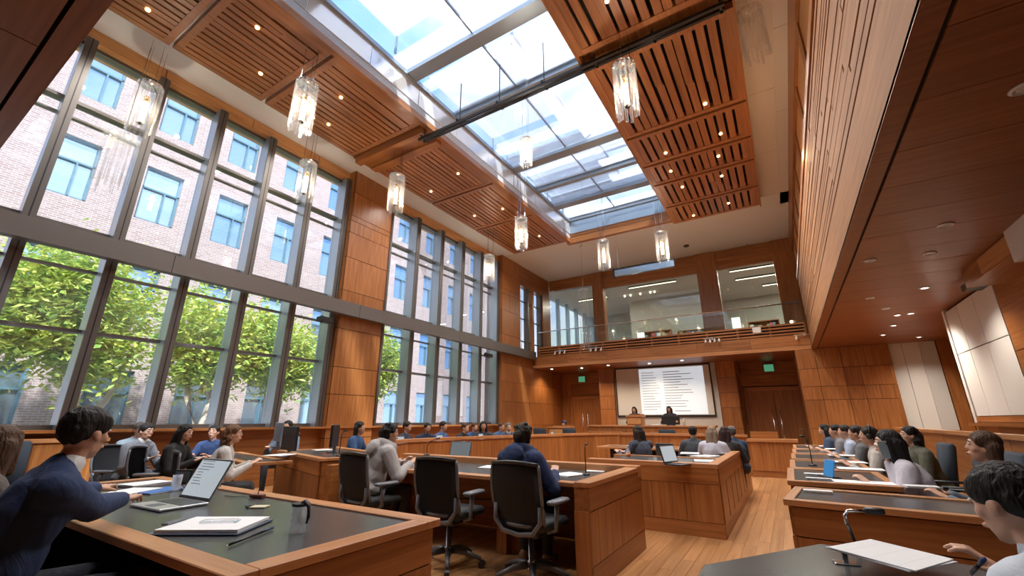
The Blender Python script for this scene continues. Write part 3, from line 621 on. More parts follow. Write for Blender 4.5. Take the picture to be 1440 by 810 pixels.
# vents, linear diffuser and hanging mirror-glass banner lights by the balcony
p = hy(905, 378, 14.6)
lb_ = thing('linear_pendant', 'long pale glass bar hanging below the ceiling before the upper room', 'pendant', (p.x, 14.6, p.z))
B('bar', (-1.05, 1.05), (-.06, .06), (-.12, .12), plain('pale_glass_bar', (.30, .40, .50), .12, .5), lb_, .01); B('frame', (-1.08, 1.08), (-.08, .08), (.12, .17), BLKP, lb_); B('frame_end', (-1.10, -1.05), (-.08, .08), (-.15, .17), BLKP, lb_)
for x in (-.9, .9): B('wire', (x - .006, x + .006), (-.006, .006), (.17, ZC - p.z), CHR, lb_)
for px, py, lb in ((965, 345, 'pair of dark spots in the white ceiling before the back wall'), (700 + 1090 / 3.115, 330 + 37 / 3.115, 'white detector on the ceiling near the right gallery'), (700 + 360 / 3.115, 330 + 45 / 3.115, 'white detector on the ceiling beside the skylight corner')):
    p = hz(px, py, ZC); t = thing('ceiling_fitting', lb, 'ceiling fitting', (p.x, p.y, ZC - .012)); dk = 'dark' in lb
    LATHE('disc', [(.11, 0), (.11, -.03), (.08, -.05)], BLKP if dk else WPN, t, 14); LATHE('lens', [(.05, -.05), (.03, -.06)], CHR, t, 10)

# ================================================================== OUTSIDE
ground = struct(B('ground_outside', (-21, -9.95), (-14, 34), (-.5, -.3), plain('paving_outside', (.42, .40, .38), .9)), 'pale paving of the court outside')
bk = thing('brick_building', 'brick building with blue framed windows across the court', 'building')
BR = brickmat('brick')
rows_z = [(1.0, 3.0), (4.75, 6.85), (8.70, 10.95), (12.62, 14.85), (16.5, 18.6)]
wy = [(-8.2 + i * 2.62, -8.2 + i * 2.62 + 1.25) for i in range(15)]
def strips():
    zedge = [-.5] + [v for r in rows_z for v in r] + [21]
    for i in range(0, len(zedge), 2): B('wall', (-20.6, -20), (-12, 34), (zedge[i], zedge[i + 1]), BR, bk)
    for (z0, z1) in rows_z:
        e = [-12] + [v for r in wy for v in r] + [34]
        for i in range(0, len(e), 2): B('wall', (-20.6, -20), (e[i], e[i + 1]), (z0, z1), BR, bk)
strips()
SKYG = plain('reflecting_pane', (.36, .50, .62), .06, .75)
for (z0, z1) in rows_z:
    for (y0, y1) in wy:
        wn = B('window', (-20.22, -20.20), (y0 + .07, y1 - .07), (z0 + .07, z1 - .07), SKYG, bk)
        fb = bmesh.new()
        for q in ((y0, y0 + .07, z0, z1), (y1 - .07, y1, z0, z1), (y0, y1, z0, z0 + .08), (y0, y1, z1 - .07, z1), (y0, y1, z0 + (z1 - z0) * .60, z0 + (z1 - z0) * .60 + .06), (y0 + .75, y0 + .80, z0, z0 + (z1 - z0) * .6)):
            add_box(fb, -20.20, -20.10, *q)
        bm_obj('window_frame', fb, TEAL, wn)
B('cornice', (-20.6, -19.8), (-12, 34), (15.6, 15.8), plain('stone_band', (.6, .56, .5), .8), bk); B('plinth', (-20.6, -19.92), (-12, 34), (-.5, .5), MATS['stone_band'], bk)
B('parapet', (-20.7, -19.8), (-12, 34), (21, 21.3), MATS['stone_band'], bk)
rebase(bk, (-20.3, 11, -.5))
LEAF = plain('leaf', (.22, .36, .05), .5, vary=0); BARK = plain('pale_bark', (.55, .46, .36), .9)
lm = LEAF.node_tree; bs = lm.nodes['Principled BSDF']; ni = lm.nodes.new('ShaderNodeTexNoise'); ni.inputs['Scale'].default_value = 4
cr_ = lm.nodes.new('ShaderNodeValToRGB'); cr_.color_ramp.elements[0].color = (.22, .40, .07, 1); cr_.color_ramp.elements[1].color = (.66, .68, .14, 1); cr_.color_ramp.elements[0].position = .35; cr_.color_ramp.elements[1].position = .65
lt_ = lm.nodes.new('ShaderNodeTexCoord'); lm.links.new(lt_.outputs['Object'], ni.inputs[0]); lm.links.new(ni.outputs['Fac'], cr_.inputs[0]); lm.links.new(cr_.outputs[0], bs.inputs['Base Color'])
tl_ = lm.nodes.new('ShaderNodeBsdfTranslucent'); mxl = lm.nodes.new('ShaderNodeMixShader'); mxl.inputs[0].default_value = .4
lm.links.new(cr_.outputs[0], tl_.inputs[0]); lm.links.new(bs.outputs[0], mxl.inputs[1]); lm.links.new(tl_.outputs[0], mxl.inputs[2]); lm.links.new(mxl.outputs[0], lm.nodes['Material Output'].inputs[0])
def tree(x, y, h, spread, lean, lb, seed, nleaf=8000):
    r = random.Random(seed); t = thing('courtyard_tree', lb, 'tree', (x, y, -.3))
    pts = [(0, 0, 0), (lean * .25, lean * .4, h * .18), (lean * .1, lean * .9, h * .36), (lean * .3, lean * 1.3, h * .55)]
    TUBE('trunk', pts, [.17, .14, .115, .07], BARK, t, 8); TUBE('fork', [pts[1], (lean * -.3, -lean * .9, h * .38), (lean * -.6, -lean * 1.5, h * .62)], [.11, .085, .05], BARK, t, 8)
    tips = []
    for k in range(7):
        a = r.uniform(0, 2 * PI); b0 = Vector(pts[2 if k % 2 else 3]) ; e = Vector((math.cos(a) * spread * .6, math.sin(a) * spread * .8 + lean, h * r.uniform(.64, .95)))
        mid = (b0 + e) / 2 + Vector((r.uniform(-.2, .2), r.uniform(-.2, .2), .15))
        TUBE('branch', [b0, mid, e], [.055, .04, .015], BARK, t, 6); tips += [e, mid]
    verts, faces = [], []
    for i in range(nleaf):
        c = Vector(tips[r.randrange(len(tips))]) + Vector((r.gauss(0, spread * .32), r.gauss(0, spread * .38), r.gauss(0, h * .07)))
        s = r.uniform(.07, .15); R = Euler((r.uniform(-.9, .9), r.uniform(-.9, .9), r.uniform(0, 6.3))).to_matrix()
        n0 = len(verts)
        for q in ((0, -s, 0), (s * .45, -.1 * s, .12 * s), (0, s, 0), (-s * .45, -.1 * s, .12 * s)): verts.append(c + R @ Vector(q))
        faces += [(n0, n0 + 1, n0 + 2), (n0, n0 + 2, n0 + 3)]
    me = bpy.data.meshes.new('foliage'); me.from_pydata(verts, [], faces); f = link('foliage', me, LEAF, t); f['kind'] = 'stuff'
for (x, y, h, s, l, lb, sd) in ((-16.4, 1.3, 6.1, 1.55, .6, 'leafy tree outside the first window, nearest the camera', 1), (-16.9, 4.3, 5.7, 1.45, -.4, 'leafy tree with a forked pale trunk outside the near window wall', 2),
                                (-16.4, 6.9, 5.9, 1.4, .35, 'leafy tree outside the third lower pane of the near windows', 3), (-16.8, 9.6, 5.7, 1.3, -.25, 'leafy tree outside beside the near timber pier', 4), (-16.8, 14.4, 5.9, 1.2, .2, 'leafy tree outside the far window wall', 5)):
    tree(x, y, h, s, l, lb, sd)

# ================================================================== FURNITURE
def desk_block(name, label, x0, x1, y0, y1, h, rz=0, loc=None, ends='', near='panel', inset=.11, rim=.0, split=3, cat='desk'):
    """a panelled bench in local coordinates: leather top inside pale edges, veneer panels on the faces listed in ends (n s e w)"""
    t = thing(name, label, cat, loc or (0, 0, 0), rz)
    B('leather_top', (x0 + inset, x1 - inset), (y0 + inset, y1 - inset), (h - .035, h - .012), LEATH, t)
    B('edge', (x0, x1), (y0, y0 + inset), (h - .04, h), WL_X, t, .004); B('edge', (x0, x1), (y1 - inset, y1), (h - .04, h + rim), WL_X, t, .004)
    B('edge', (x0, x0 + inset), (y0 + inset, y1 - inset), (h - .04, h), WL_Y, t, .004); B('edge', (x1 - inset, x1), (y0 + inset, y1 - inset), (h - .04, h), WL_Y, t, .004)
    def face(axis, at, u0, u1, sgn):
        ux = lin(u0, u1, split)
        args = dict(th=.02 * sgn)
        panels(t, axis, at, [u0, u1], [h - .22, h - .045], W_X if axis == 'y' else W_Y, .024 * sgn, .006)
        panels(t, axis, at, ux, [.16, h - .22], W_Z, .022 * sgn, .008); panels(t, axis, at, [u0, u1], [.0, .16], W_X if axis == 'y' else W_Y, .018 * sgn, .006)
    cx0, cx1, cy0, cy1 = x0 + .04, x1 - .04, y0 + .04, y1 - .04
    if 's' in ends: B('carcass', (cx0, cx1), (cy0, cy0 + .02), (.0, h - .04), BLK, t); face('y', cy0, cx0, cx1, -1)
    if 'n' in ends: B('carcass', (cx0, cx1), (cy1 - .02, cy1), (.0, h - .04), BLK, t); face('y', cy1, cx0, cx1, 1)
    if 'e' in ends: B('carcass', (cx1 - .02, cx1), (cy0 + .021, cy1 - .021), (.0, h - .04), BLK, t); face('x', cx1, cy0, cy1, 1)
    if 'w' in ends: B('carcass', (cx0, cx0 + .02), (cy0 + .021, cy1 - .021), (.0, h - .04), BLK, t); face('x', cx0, cy0, cy1, -1)
    return t
# near left desk
desk_block('council_desk', 'near left desk with a dark leather top holding the open laptop', -1.8, 1.88, -.575, .575, .76, loc=(-3.68, 1.545, 0), ends='enw', split=2)
# centre desk with three mesh chairs
cd = thing('council_desk', 'long timber desk in the centre with three black mesh chairs before it', 'desk')
B('leather_top', (-4.95, -1.64), (4.02, 5.0), (.72, .745), LEATH, cd)
B('front_edge', (-4.95, -1.63), (3.90, 4.02), (.715, .755), WL_X, cd, .005); B('back_rim', (-5.05, -1.49), (5.0, 5.13), (.70, .82), WL_X, cd, .006); B('side_rim', (-1.63, -1.49), (3.61, 5.0), (.76, .805), WL_Y, cd, .006)
B('end_core', (-1.61, -1.515), (3.63, 5.10), (0, .76), BLK, cd)
B('end_band', (-1.63, -1.495), (3.615, 5.12), (.585, .758), W_Y, cd)
for a, b in ((3.615, 4.37), (4.37, 5.12)): B('panel', (-1.52, -1.497), (a + .004, b - .004), (.19, .578), W_Z, cd)
B('plinth', (-1.52, -1.50), (3.615, 5.12), (0, .183), W_Y, cd)
B('end_face', (-1.63, -1.50), (3.60, 3.63), (0, .585), W_Z, cd)
for a, b in zip(lin(-4.95, -1.63, 4)[:-1], lin(-4.95, -1.63, 4)[1:]): B('modesty_panel', (a + .004, b - .004), (4.86, 4.89), (.05, .70), W_X, cd); B('panel', (a + .004, b - .004), (5.10, 5.13), (.02, .69), W_Z, cd)
pp = hz(700, 786, 0)
B('pedestal', (pp.x - .12, pp.x + .0), (4.15, 4.86), (0, .715), W_Z, cd); B('pedestal_foot', (pp.x + .002, pp.x + .1), (4.25, 4.4), (0, .33), W_Z, cd)
B('left_end', (-5.07, -4.95), (3.7, 5.12), (0, .76), W_Y, cd)
TUBE('cable', [(-4.7, 4.8, .42), (-4.0, 4.75, .33), (-3.4, 4.78, .36), (-2.8, 4.8, .40)], .008, BLKP, cd, 5)
rebase(cd, (-3.3, 4.4, 0))
# angled desk on the left
P1, P2 = Vector((-5.32, 3.78, 0)), Vector((-7.4, 4.42, 0)); ang = math.atan2((P1 - P2).y, (P1 - P2).x); L12 = (P1 - P2).length
desk_block('council_desk', 'angled timber desk left of the centre desk with papers on top', 0, L12, 0, .95, .82, ang, P2, ends='swe', split=3, rim=.03)
desk_block('side_table', 'timber table on the left where four people sit by the windows', -.1, 2.5, 0, .60, .745, -.22, (-8.75, 3.92, 0), ends='w', split=2, cat='table')
# long curved rail and desks behind
railpts = [(-5.80, 5.15), (-6.03, 6.1), (-5.98, 7.2), (-5.75, 8.4), (-5.45, 9.6), (-5.08, 10.8), (-4.7, 11.8), (-4.2, 12.5)]
rl = thing('curved_rail', 'long curved timber rail sweeping in front of the left rows', 'rail')
ir = railpts
for i in range(len(ir) - 1):
    a, b = Vector(ir[i]), Vector(ir[i + 1]); d = (b - a).normalized(); n = Vector((d.y, -d.x)); m = (a + b) / 2
    for q0, q1 in ((a, m), (m, b)):
        p0 = q0 + d * .003; p1 = q1 - d * .003
        PRISM('panel', [p0, p1, p1 - n * .05, p0 - n * .05], .0, .90, W_Z, rl)
    PRISM('cap', [a + n * .03, b + n * .03, b - n * .16, a - n * .16], .91, .965, WL_Y, rl)
rebase(rl, (-5.8, 8, 0))
fr = thing('front_rail', 'straight timber rail before the dais under the screen', 'rail')
for a, b in zip(lin(-4.2, -.95, 7)[:-1], lin(-4.2, -.95, 7)[1:]): B('panel', (a + .004, b - .004), (12.62, 12.67), (0, .90), W_Z, fr)
B('cap', (-4.25, -.95), (12.58, 12.82), (.90, .955), WL_X, fr); rebase(fr, (-2.6, 12.65, 0))
eb = thing('end_counter', 'upright timber counter at the aisle before the wide double door', 'counter')
for a, b in ((-.95, -.45), (-.45, .07)): B('panel', (a + .004, b - .004), (12.60, 12.64), (.14, .80), W_Z, eb)
B('plinth', (-.95, .07), (12.61, 12.64), (0, .135), W_X, eb); B('top', (-.98, .10), (12.56, 13.2), (.80, .86), WL_X, eb); B('carcass', (-.93, .05), (12.64, 13.15), (0, .80), W_Z, eb); B('back_shelf', (-.9, -.3), (12.9, 13.2), (.86, 1.02), W_X, eb)
rebase(eb, (-.45, 12.9, 0))
# centre right block with slotted side
ce = thing('council_desk', 'boxed timber desk by the aisle with slotted side panels', 'desk')
B('leather_top', (-2.3, -.93), (6.05, 7.0), (.755, .775), LEATH, ce); B('edge', (-2.45, -.80), (5.92, 6.05), (.745, .80), WL_X, ce, .004); B('edge', (-.93, -.80), (6.05, 10.2), (.745, .80), WL_Y, ce, .004); B('edge', (-2.45, -.93), (7.0, 7.1), (.745, .785), WL_X, ce)
B('end_band', (-2.4, -.815), (5.925, 5.95), (.575, .742), W_X, ce); B('core', (-2.4, -.83), (5.95, 6.0), (0, .74), BLK, ce); B('side_core', (-.90, -.835), (5.96, 10.2), (0, .74), BLK, ce)
for a, b in zip(lin(-2.4, -.815, 4)[:-1], lin(-2.4, -.815, 4)[1:]): B('panel', (a + .003, b - .003), (5.928, 5.955), (.16, .570), W_Z, ce)
B('plinth', (-2.4, -.815), (5.93, 5.955), (0, .155), W_X, ce); B('side_band', (-.835, -.805), (5.96, 10.2), (.575, .742), W_Y, ce); B('side_plinth', (-.835, -.81), (5.96, 10.2), (0, .155), W_Y, ce)
for a, b in zip(lin(5.96, 10.2, 8)[:-1], lin(5.96, 10.2, 8)[1:]): B('side_panel', (-.835, -.807), (a + .02, b - .045), (.16, .570), W_Z, ce)
B('far_end', (-.95, -.81), (10.2, 10.24), (0, .80), W_Z, ce); rebase(ce, (-1.5, 8, 0))
desk_block('council_desk', 'inner timber desk where four people sit with their backs turned', -1.35, 1.35, -.4, .4, .76, loc=(-2.3, 9.75, 0), ends='n', split=3)
# rows on the right, one desk for each place
rowy = [(3.62, 4.34), (4.72, 5.95), (6.2, 7.4), (7.62, 8.8), (9.0, 10.2), (10.4, 11.9)]
rn = ['nearest desk of the right-hand row with a bare dark leather top', 'second desk of the right-hand row with the blue tablet', 'third desk of the right-hand row with open papers', 'fourth desk of the right-hand row from the camera', 'fifth desk of the right-hand row from the camera', 'farthest desk of the right-hand row before the end counter']
for i, (a, b) in enumerate(rowy):
    w_ = 2.0 if i == 0 else .78
    desk_block('council_desk', rn[i], 0, w_, 0, b - a, .80 if i < 2 else .785, loc=(-.12 + .02 * i, a, 0), ends='sw' if i < 5 else 'swn', split=4 if i == 0 else 1, inset=.06, rz=-.10 if i == 0 else 0)
nd = thing('council_desk', 'desk at the very front right corner with a microphone', 'desk')
poly = [(-.36, 1.3), (-.36, 1.95), (.03, 2.53), (.62, 2.46), (.62, 1.0), (-.1, 1.0)]
PRISM('leather_top', poly, .74, .78, LEATH, nd, .004)
ctr = Vector((.12, 1.75)); inn = [ctr + (Vector(p) - ctr) * .93 for p in poly]; PRISM('carcass', inn, 0, .74, W_Z, nd); rebase(nd, (.1, 1.8, 0))
# dais
ds = thing('dais_counter', 'raised timber counter for the speakers under the projection screen', 'counter')
B('platform', (-7.4, -1.6), (15.0, 17.9), (0, .28), W_X, ds)
for a, b in zip(lin(-6.4, -2.1, 6)[:-1], lin(-6.4, -2.1, 6)[1:]): B('panel', (a + .004, b - .004), (15.7, 15.74), (.28, 1.08), W_Z, ds)
B('top', (-6.45, -2.05), (15.66, 16.3), (1.08, 1.13), WL_X, ds); B('carcass', (-6.4, -2.1), (15.74, 16.2), (.28, 1.08), W_X, ds)
B('front_step', (-6.3, -5.0), (15.2, 15.7), (.28, .92), W_Z, ds); B('front_step', (-4.5, -2.4), (15.2, 15.7), (.28, .90), W_Z, ds)
rebase(ds, (-4.3, 16, 0))
def lectern(px, py, Y, wd, ht, z0, lb):
    p = hy(px, py, Y); t = thing('lectern', lb, 'lectern', (p.x, Y, z0))
    B('body', (-wd, wd), (-.18, .18), (0, ht - .05), W_Z, t); B('front_panel', (-wd + .04, wd - .04), (-.2, -.18), (.04, ht - .09), WH_Y, t); B('top', (-wd - .03, wd + .03), (-.21, .2), (ht - .05, ht), WL_X, t, .008); B('reading_lip', (-wd, wd), (.16, .2), (ht, ht + .05), W_X, t)
lectern(894, 590, 16.1, .28, .33, 1.13, 'small orange timber lectern before the left speaker'); lectern(789, 603, 14.6, .42, 1.08, 0, 'timber lectern desk by the left double door')

# ---- black mesh task chair
MESHB = plain('black_mesh', (.016, .017, .02), .7); FRM = plain('chair_grey_frame', (.14, .15, .175), .35); 
def make_chair(name, label, loc, rz, group):
    t = thing(name, label, 'chair', loc, rz, group)
    nx, nz_ = 9, 9; vv = []
    for j in range(nz_):
        z = .46 + .50 * j / (nz_ - 1); k = j / (nz_ - 1); hw = .205 + .045 * math.sin(PI * min(1, k * .62 + .15))
        for i in range(nx):
            u = -1 + 2 * i / (nx - 1); x = u * hw; y = -.20 - .10 * k + .045 * u * u - .03 * math.sin(PI * k)
            vv.append((x, y, z - (.02 * u * u if j == nz_ - 1 else 0)))
    ff = [(j * nx + i, j * nx + i + 1, (j + 1) * nx + i + 1, (j + 1) * nx + i) for j in range(nz_ - 1) for i in range(nx - 1)]
    bm = bmesh.new(); bv = [bm.verts.new(v) for v in vv]; [bm.faces.new([bv[q] for q in f]) for f in ff]
    bmesh.ops.solidify(bm, geom=list(bm.faces), thickness=.014); bmesh.ops.recalc_face_normals(bm, faces=bm.faces)
    bk_ = bm_obj('backrest', bm, MESHB, t, True)
    P = lambda i, j: Vector(vv[j * nx + i])
    border = [P(0, j) for j in range(nz_ - 1, -1, -1)] + [P(i, 0) for i in range(1, nx)] + [P(nx - 1, j) for j in range(1, nz_)]
    TUBE('back_frame', border, .015, FRM, bk_, 6); TUBE('top_rail', [P(i, nz_ - 1) for i in range(nx)], .017, BLKP, bk_, 6)
    TUBE('lumbar_yoke', [(-.22, -.215, .62), (-.225, -.22, .50), (-.15, -.215, .415), (0, -.20, .39), (.15, -.215, .415), (.225, -.22, .50), (.22, -.215, .62)], .02, FRM, t, 6)
    bm = bmesh.new(); add_box(bm, -.24, .24, -.20, .27, .42, .49, .025); bm_obj('seat', bm, MESHB, t, True)
    B('seat_pan', (-.17, .17), (-.18, .18), (.375, .42), BLKP, t, .01); TUBE('spine', [(0, -.20, .40), (0, -.12, .375), (0, 0, .36)], .03, BLKP, t, 6)
    for s in (-1, 1):
        am = TUBE('arm_support', [(s * .18, -.02, .40), (s * .27, -.04, .43), (s * .285, -.06, .52), (s * .275, -.03, .62)], [.02, .022, .02, .024], FRM, t, 6)
        bm = bmesh.new(); add_box(bm, s * .275 - .045, s * .275 + .045, -.14, .14, .625, .66, .015); bm_obj('arm_pad', bm, FRM, t, True)
    LATHE('gas_column', [(.045, .10), (.045, .16), (.028, .165), (.028, .37)], CHR, t, 12)
    for k in range(5):
        a = k * 2 * PI / 5 + .3; c, s_ = math.cos(a), math.sin(a)
        TUBE('base_leg', [(c * .02, s_ * .02, .135), (c * .18, s_ * .18, .115), (c * .32, s_ * .32, .075)], [.03, .024, .016], GRYP, t, 6)
        bm = bmesh.new(); add_tube(bm, [(c * .33 - s_ * .022, s_ * .33 + c * .022, .032), (c * .33 + s_ * .022, s_ * .33 - c * .022, .032)], .032, 12); bmesh.ops.recalc_face_normals(bm, faces=bm.faces); bm_obj('caster', bm, BLKP, t)
    return t
chair = make_chair('task_chair', 'black mesh task chair under the person in the navy hoodie', (-2.05, 3.62, 0), -.05, 'black mesh task chairs')
def CH(x, y, deg, lb): return tree_copy(chair, (x, y, 0), math.radians(deg), lb)
CH(-2.93, 3.58, 3, 'empty black mesh task chair between the two hooded people'); CH(-4.10, 3.60, -4, 'black mesh task chair under the person in the grey hoodie')
CH(-6.05, 2.72, -18, 'black mesh chair of the woman with wavy brown hair on the left'); CH(-7.25, 2.72, -40, 'black mesh chair of the long haired woman in black on the left'); CH(-8.05, 2.62, -60, 'black mesh chair of the grey suited man by the windows'); CH(-3.25, .42, -4, 'black mesh chair of the man in the navy suit')
# padded chairs: right rows and far side
NAVY = plain('dark_blue_fabric', (.022, .033, .05), .8)
def make_padded(label, loc, rz, mat, group):
    t = thing('padded_chair', label, 'chair', loc, rz, group)
    bm = bmesh.new(); add_box(bm, -.24, .24, -.22, .25, .40, .49, .03); bm_obj('seat', bm, mat, t, True)
    bm = bmesh.new(); add_box(bm, -.24, .24, -.045, .045, 0, .56, .03, Matrix.Translation((0, -.26, .48)) @ Matrix.Rotation(.16, 4, 'X')); bm_obj('backrest', bm, mat, t, True)
    for s in (-1, 1): TUBE('armrest', [(s * .26, -.22, .45), (s * .28, -.2, .66), (s * .28, .1, .66), (s * .27, .14, .45)], .018, BLKP, t, 6)
    LATHE('pedestal', [(.24, 0), (.22, .03), (.04, .06), (.035, .40)], BLKP, t, 14)
    return t
pch = make_padded('dark blue padded chair right of the woman in the white shirt', (1.28, 5.0, 0), math.radians(84), NAVY, 'padded chairs of the right rows')
def PC(x, y, deg, lb, g=None):
    c = tree_copy(pch, (x, y, 0), math.radians(deg), lb)
    if g: c['group'] = g
    return c
PC(1.30, 5.75, 88, 'dark blue padded chair behind the white shirted woman, second one'); PC(1.30, 6.5, 90, 'dark blue padded chair behind the man in the headset'); PC(1.25, 7.6, 90, 'dark padded chair of the man in the grey suit in the right row'); PC(1.2, 9.3, 90, 'dark padded chair in the far part of the right row')
PC(1.72, 4.55, 60, 'dark padded chair under the brown haired woman at the right edge'); PC(1.1, 1.55, 50, 'dark padded chair of the man writing in the front right corner')
for i, (px, py, Y, lb) in enumerate(((765, 603, 14.2, 'black padded chair left of the small lectern desk'), (806, 603, 14.2, 'black padded chair right of the small lectern desk'), (941, 604, 14.4, 'black padded chair before the dais, under the monitor'))):
    p = hy(px, py, Y); PC(p.x, Y, 0 if i < 2 else 0, lb, 'black chairs by the dais')
for i, (x, y) in enumerate(((-8.4, 1.55), (-8.3, .75))): PC(x, y, -90, ['dark padded chair by the low wall under the near window', 'dark padded chair at the left edge under the window'][i], 'chairs by the window wall')
bb = thing('bench_counter', 'timber counter along the windows at the left edge', 'counter'); B('top', (-9.0, -8.75), (.2, 2.6), (1.0, 1.05), WL_Y, bb)
for a, b in ((.2, 1.0), (1.0, 1.8), (1.8, 2.6)): B('panel', (-8.8, -8.77), (a + .004, b - .004), (0, 1.0), W_Z, bb)
rebase(bb, (-8.9, 1.4, 0))

# ================================================================== PENDANT LAMPS
ROD = glass('lamp_rod_glass', (.985, .985, .975), .05, diffuse=.07); LGLOW = glow('lamp_tube_glow', (1, .70, .36), 3.2)
def make_pendant(label, loc, rad, ht, lit, group):
    t = thing('glass_pendant', label, 'pendant lamp', loc, 0, group)
    n = 14
    for k in range(n):
        a = 2 * PI * k / n; c, s = math.cos(a) * rad, math.sin(a) * rad
        TUBE('glass_rod', [(c, s, -ht / 2 + .04 * math.sin(k * 2.1)), (c, s, ht / 2)], .026, ROD, t, 6)
    LATHE('top_plate', [(rad + .02, ht / 2), (rad + .02, ht / 2 + .015), (.03, ht / 2 + .04)], CHR, t, 18)
    LATHE('lamp_tube', [(.02, -ht * .32), (.045, -ht * .30), (.045, ht * .12), (.02, ht * .14)], LGLOW if lit else ROD, t, 10)
    LATHE('socket', [(.05, ht * .14), (.05, ht * .24), (.02, ht * .26)], BRASS, t, 10); LATHE('bottom_cap', [(.03, -ht * .36), (.05, -ht * .34), (.03, -ht * .31)], BLKP, t, 10)
    return t
plist = [((203, 152), 6.6, 'glass pendant lamp before the first window, nearest the camera'), ((427, 150), 6.6, 'lit glass pendant below the left slats, second from the camera'), ((880, 127), 6.45, 'lit amber glass pendant below the right slatted ceiling'),
         ((733, 328), 6.6, 'glass pendant below the left slats beside the skylight corner'), ((849, 358), 6.55, 'glass pendant above the wide upper pane, left of its pair'), ((931, 346), 6.6, 'glass pendant above the wide upper pane, right of its pair'),
         ((740, 214), 6.5, 'small glass pendant hanging in front of the skylight'), ((557, 272), 6.6, 'lit glass pendant beside the near timber pier'), ((430, 255), 6.6, 'glass pendant before the last pane of the near windows'), ((688, 377), 6.5, 'glass pendant by the far timber pier')]
pend0 = None
for i, ((px, py), z, lb) in enumerate(plist):
    p = hz(px, py, z); small = .62 if i == 6 else 1
    if pend0 is None: pend0 = make_pendant(lb, p, .17, .95, True, 'glass rod pendant lamps'); o = pend0
    else: o = tree_copy(pend0, p, i * .3, lb)
    if small != 1: o.scale = (small, small, small)
    zt = (8.725 if SK[0] < p.x < SK[1] and p.y < SK[3] else 7.84 if -8.55 < p.x < -6.19 and p.y < 13.93 else 7.60 if SK[1] < p.x < .27 and p.y < 13.95 else ZC - .005)
    for k in range(3):
        a = 2 * PI * k / 3; c_, s_ = math.cos(a) * .12, math.sin(a) * .12; B('wire', (c_ - .004, c_ + .004), (s_ - .004, s_ + .004), (.475, (zt - p.z) / small), CHR, o)
    light('pendant_lamp', 'POINT', (p.x, p.y, p.z), (0, 0, 0), 60, (1, .88, .72), shadow_soft_size=.055)
def rod_bundle(px, py0, py1, X, n, lb, rad=.22):
    a, b = hx(px, py0, X), hx(px, py1, X); t = thing('glass_rod_bundle', lb, 'pendant lamp', (a.x, a.y, b.z)); h = a.z - b.z
    for k in range(n):
        q = 2 * PI * k / n; rr = rad * (.6 + .4 * (k % 2)); TUBE('glass_rod', [(math.cos(q) * rr, math.sin(q) * rr, .06 * (k % 3)), (math.cos(q) * rr, math.sin(q) * rr, h)], .012, ROD, t, 5)
    LATHE('top_plate', [(rad + .02, h), (rad + .02, h + .012), (.03, h + .02)], ROD, t, 16); B('wire', (-.005, .005), (-.005, .005), (h, ZC - b.z), CHR, t)
rod_bundle(172, 195, 275, -8.8, 16, 'bundle of clear glass rods hanging before the near window'); rod_bundle(820, 408, 492, -6.1, 14, 'bundle of clear glass rods hanging before the left upper pane', .18)
p = hz(1062, 60, 7.0); 
t = thing('glass_rod_bundle', 'bundle of frosted glass rods below the white ceiling strip', 'pendant lamp', (p.x, p.y, 6.7))
for k in range(16): q = 2 * PI * k / 16; TUBE('glass_rod', [(math.cos(q) * .17, math.sin(q) * .17, .05 * (k % 3)), (math.cos(q) * .17, math.sin(q) * .17, .9)], .02, ROD, t, 5)
LATHE('top_plate', [(.2, .9), (.2, .912), (.03, .92)], ROD, t, 16); B('wire', (-.005, .005), (-.005, .005), (.9, ZC - 6.7), CHR, t)
p = hx(1132, 218, 1.0); sc_ = thing('wall_sconce', 'bright amber wall light on the upper right gallery', 'wall light', (1.085, p.y, p.z))
B('plate', (0, .03), (-.08, .08), (-.2, .2), BRASS, sc_); B('shade', (-.07, 0), (-.07, .07), (-.17, .17), glow('sconce_glow', (1, .55, .18), 7), sc_, .02)
light('sconce_lamp', 'POINT', (.85, p.y, p.z), (0, 0, 0), 7, (1, .66, .34), shadow_soft_size=.08)
for px, py, lb in ((456, 450, 'black wall camera under the beam on the near pier'), (686, 500, 'black wall camera under the beam on the far pier')):
    p = hx(px, py, -9.05); t = thing('wall_camera', lb, 'camera', p); B('body', (-.08, .12), (-.16, .16), (-.06, .06), BLKP, t, .01); B('bracket', (-.14, -.08), (-.03, .03), (-.03, .12), BLKP, t); LATHE('lens', [(.035, 0), (.03, -.02)], GRYP, t, 10, (.03, -.1, -.06))
pj = hz(1375, 397, ZS - .12); t = thing('projector_mount', 'black projector on a bracket by the white wall panels', 'projector', (pj.x, pj.y, ZS))
B('body', (-.12, .12), (-.3, .3), (-.19, -.08), BLKP, t, .01); B('plate', (-.06, .06), (-.1, .1), (-.012, 0), GRYP, t); B('stem', (-.02, .02), (-.02, .02), (-.08, -.012), GRYP, t); LATHE('lens', [(.05, 0), (.04, -.03)], CHR, t, 12, (-.05, -.2, -.19))

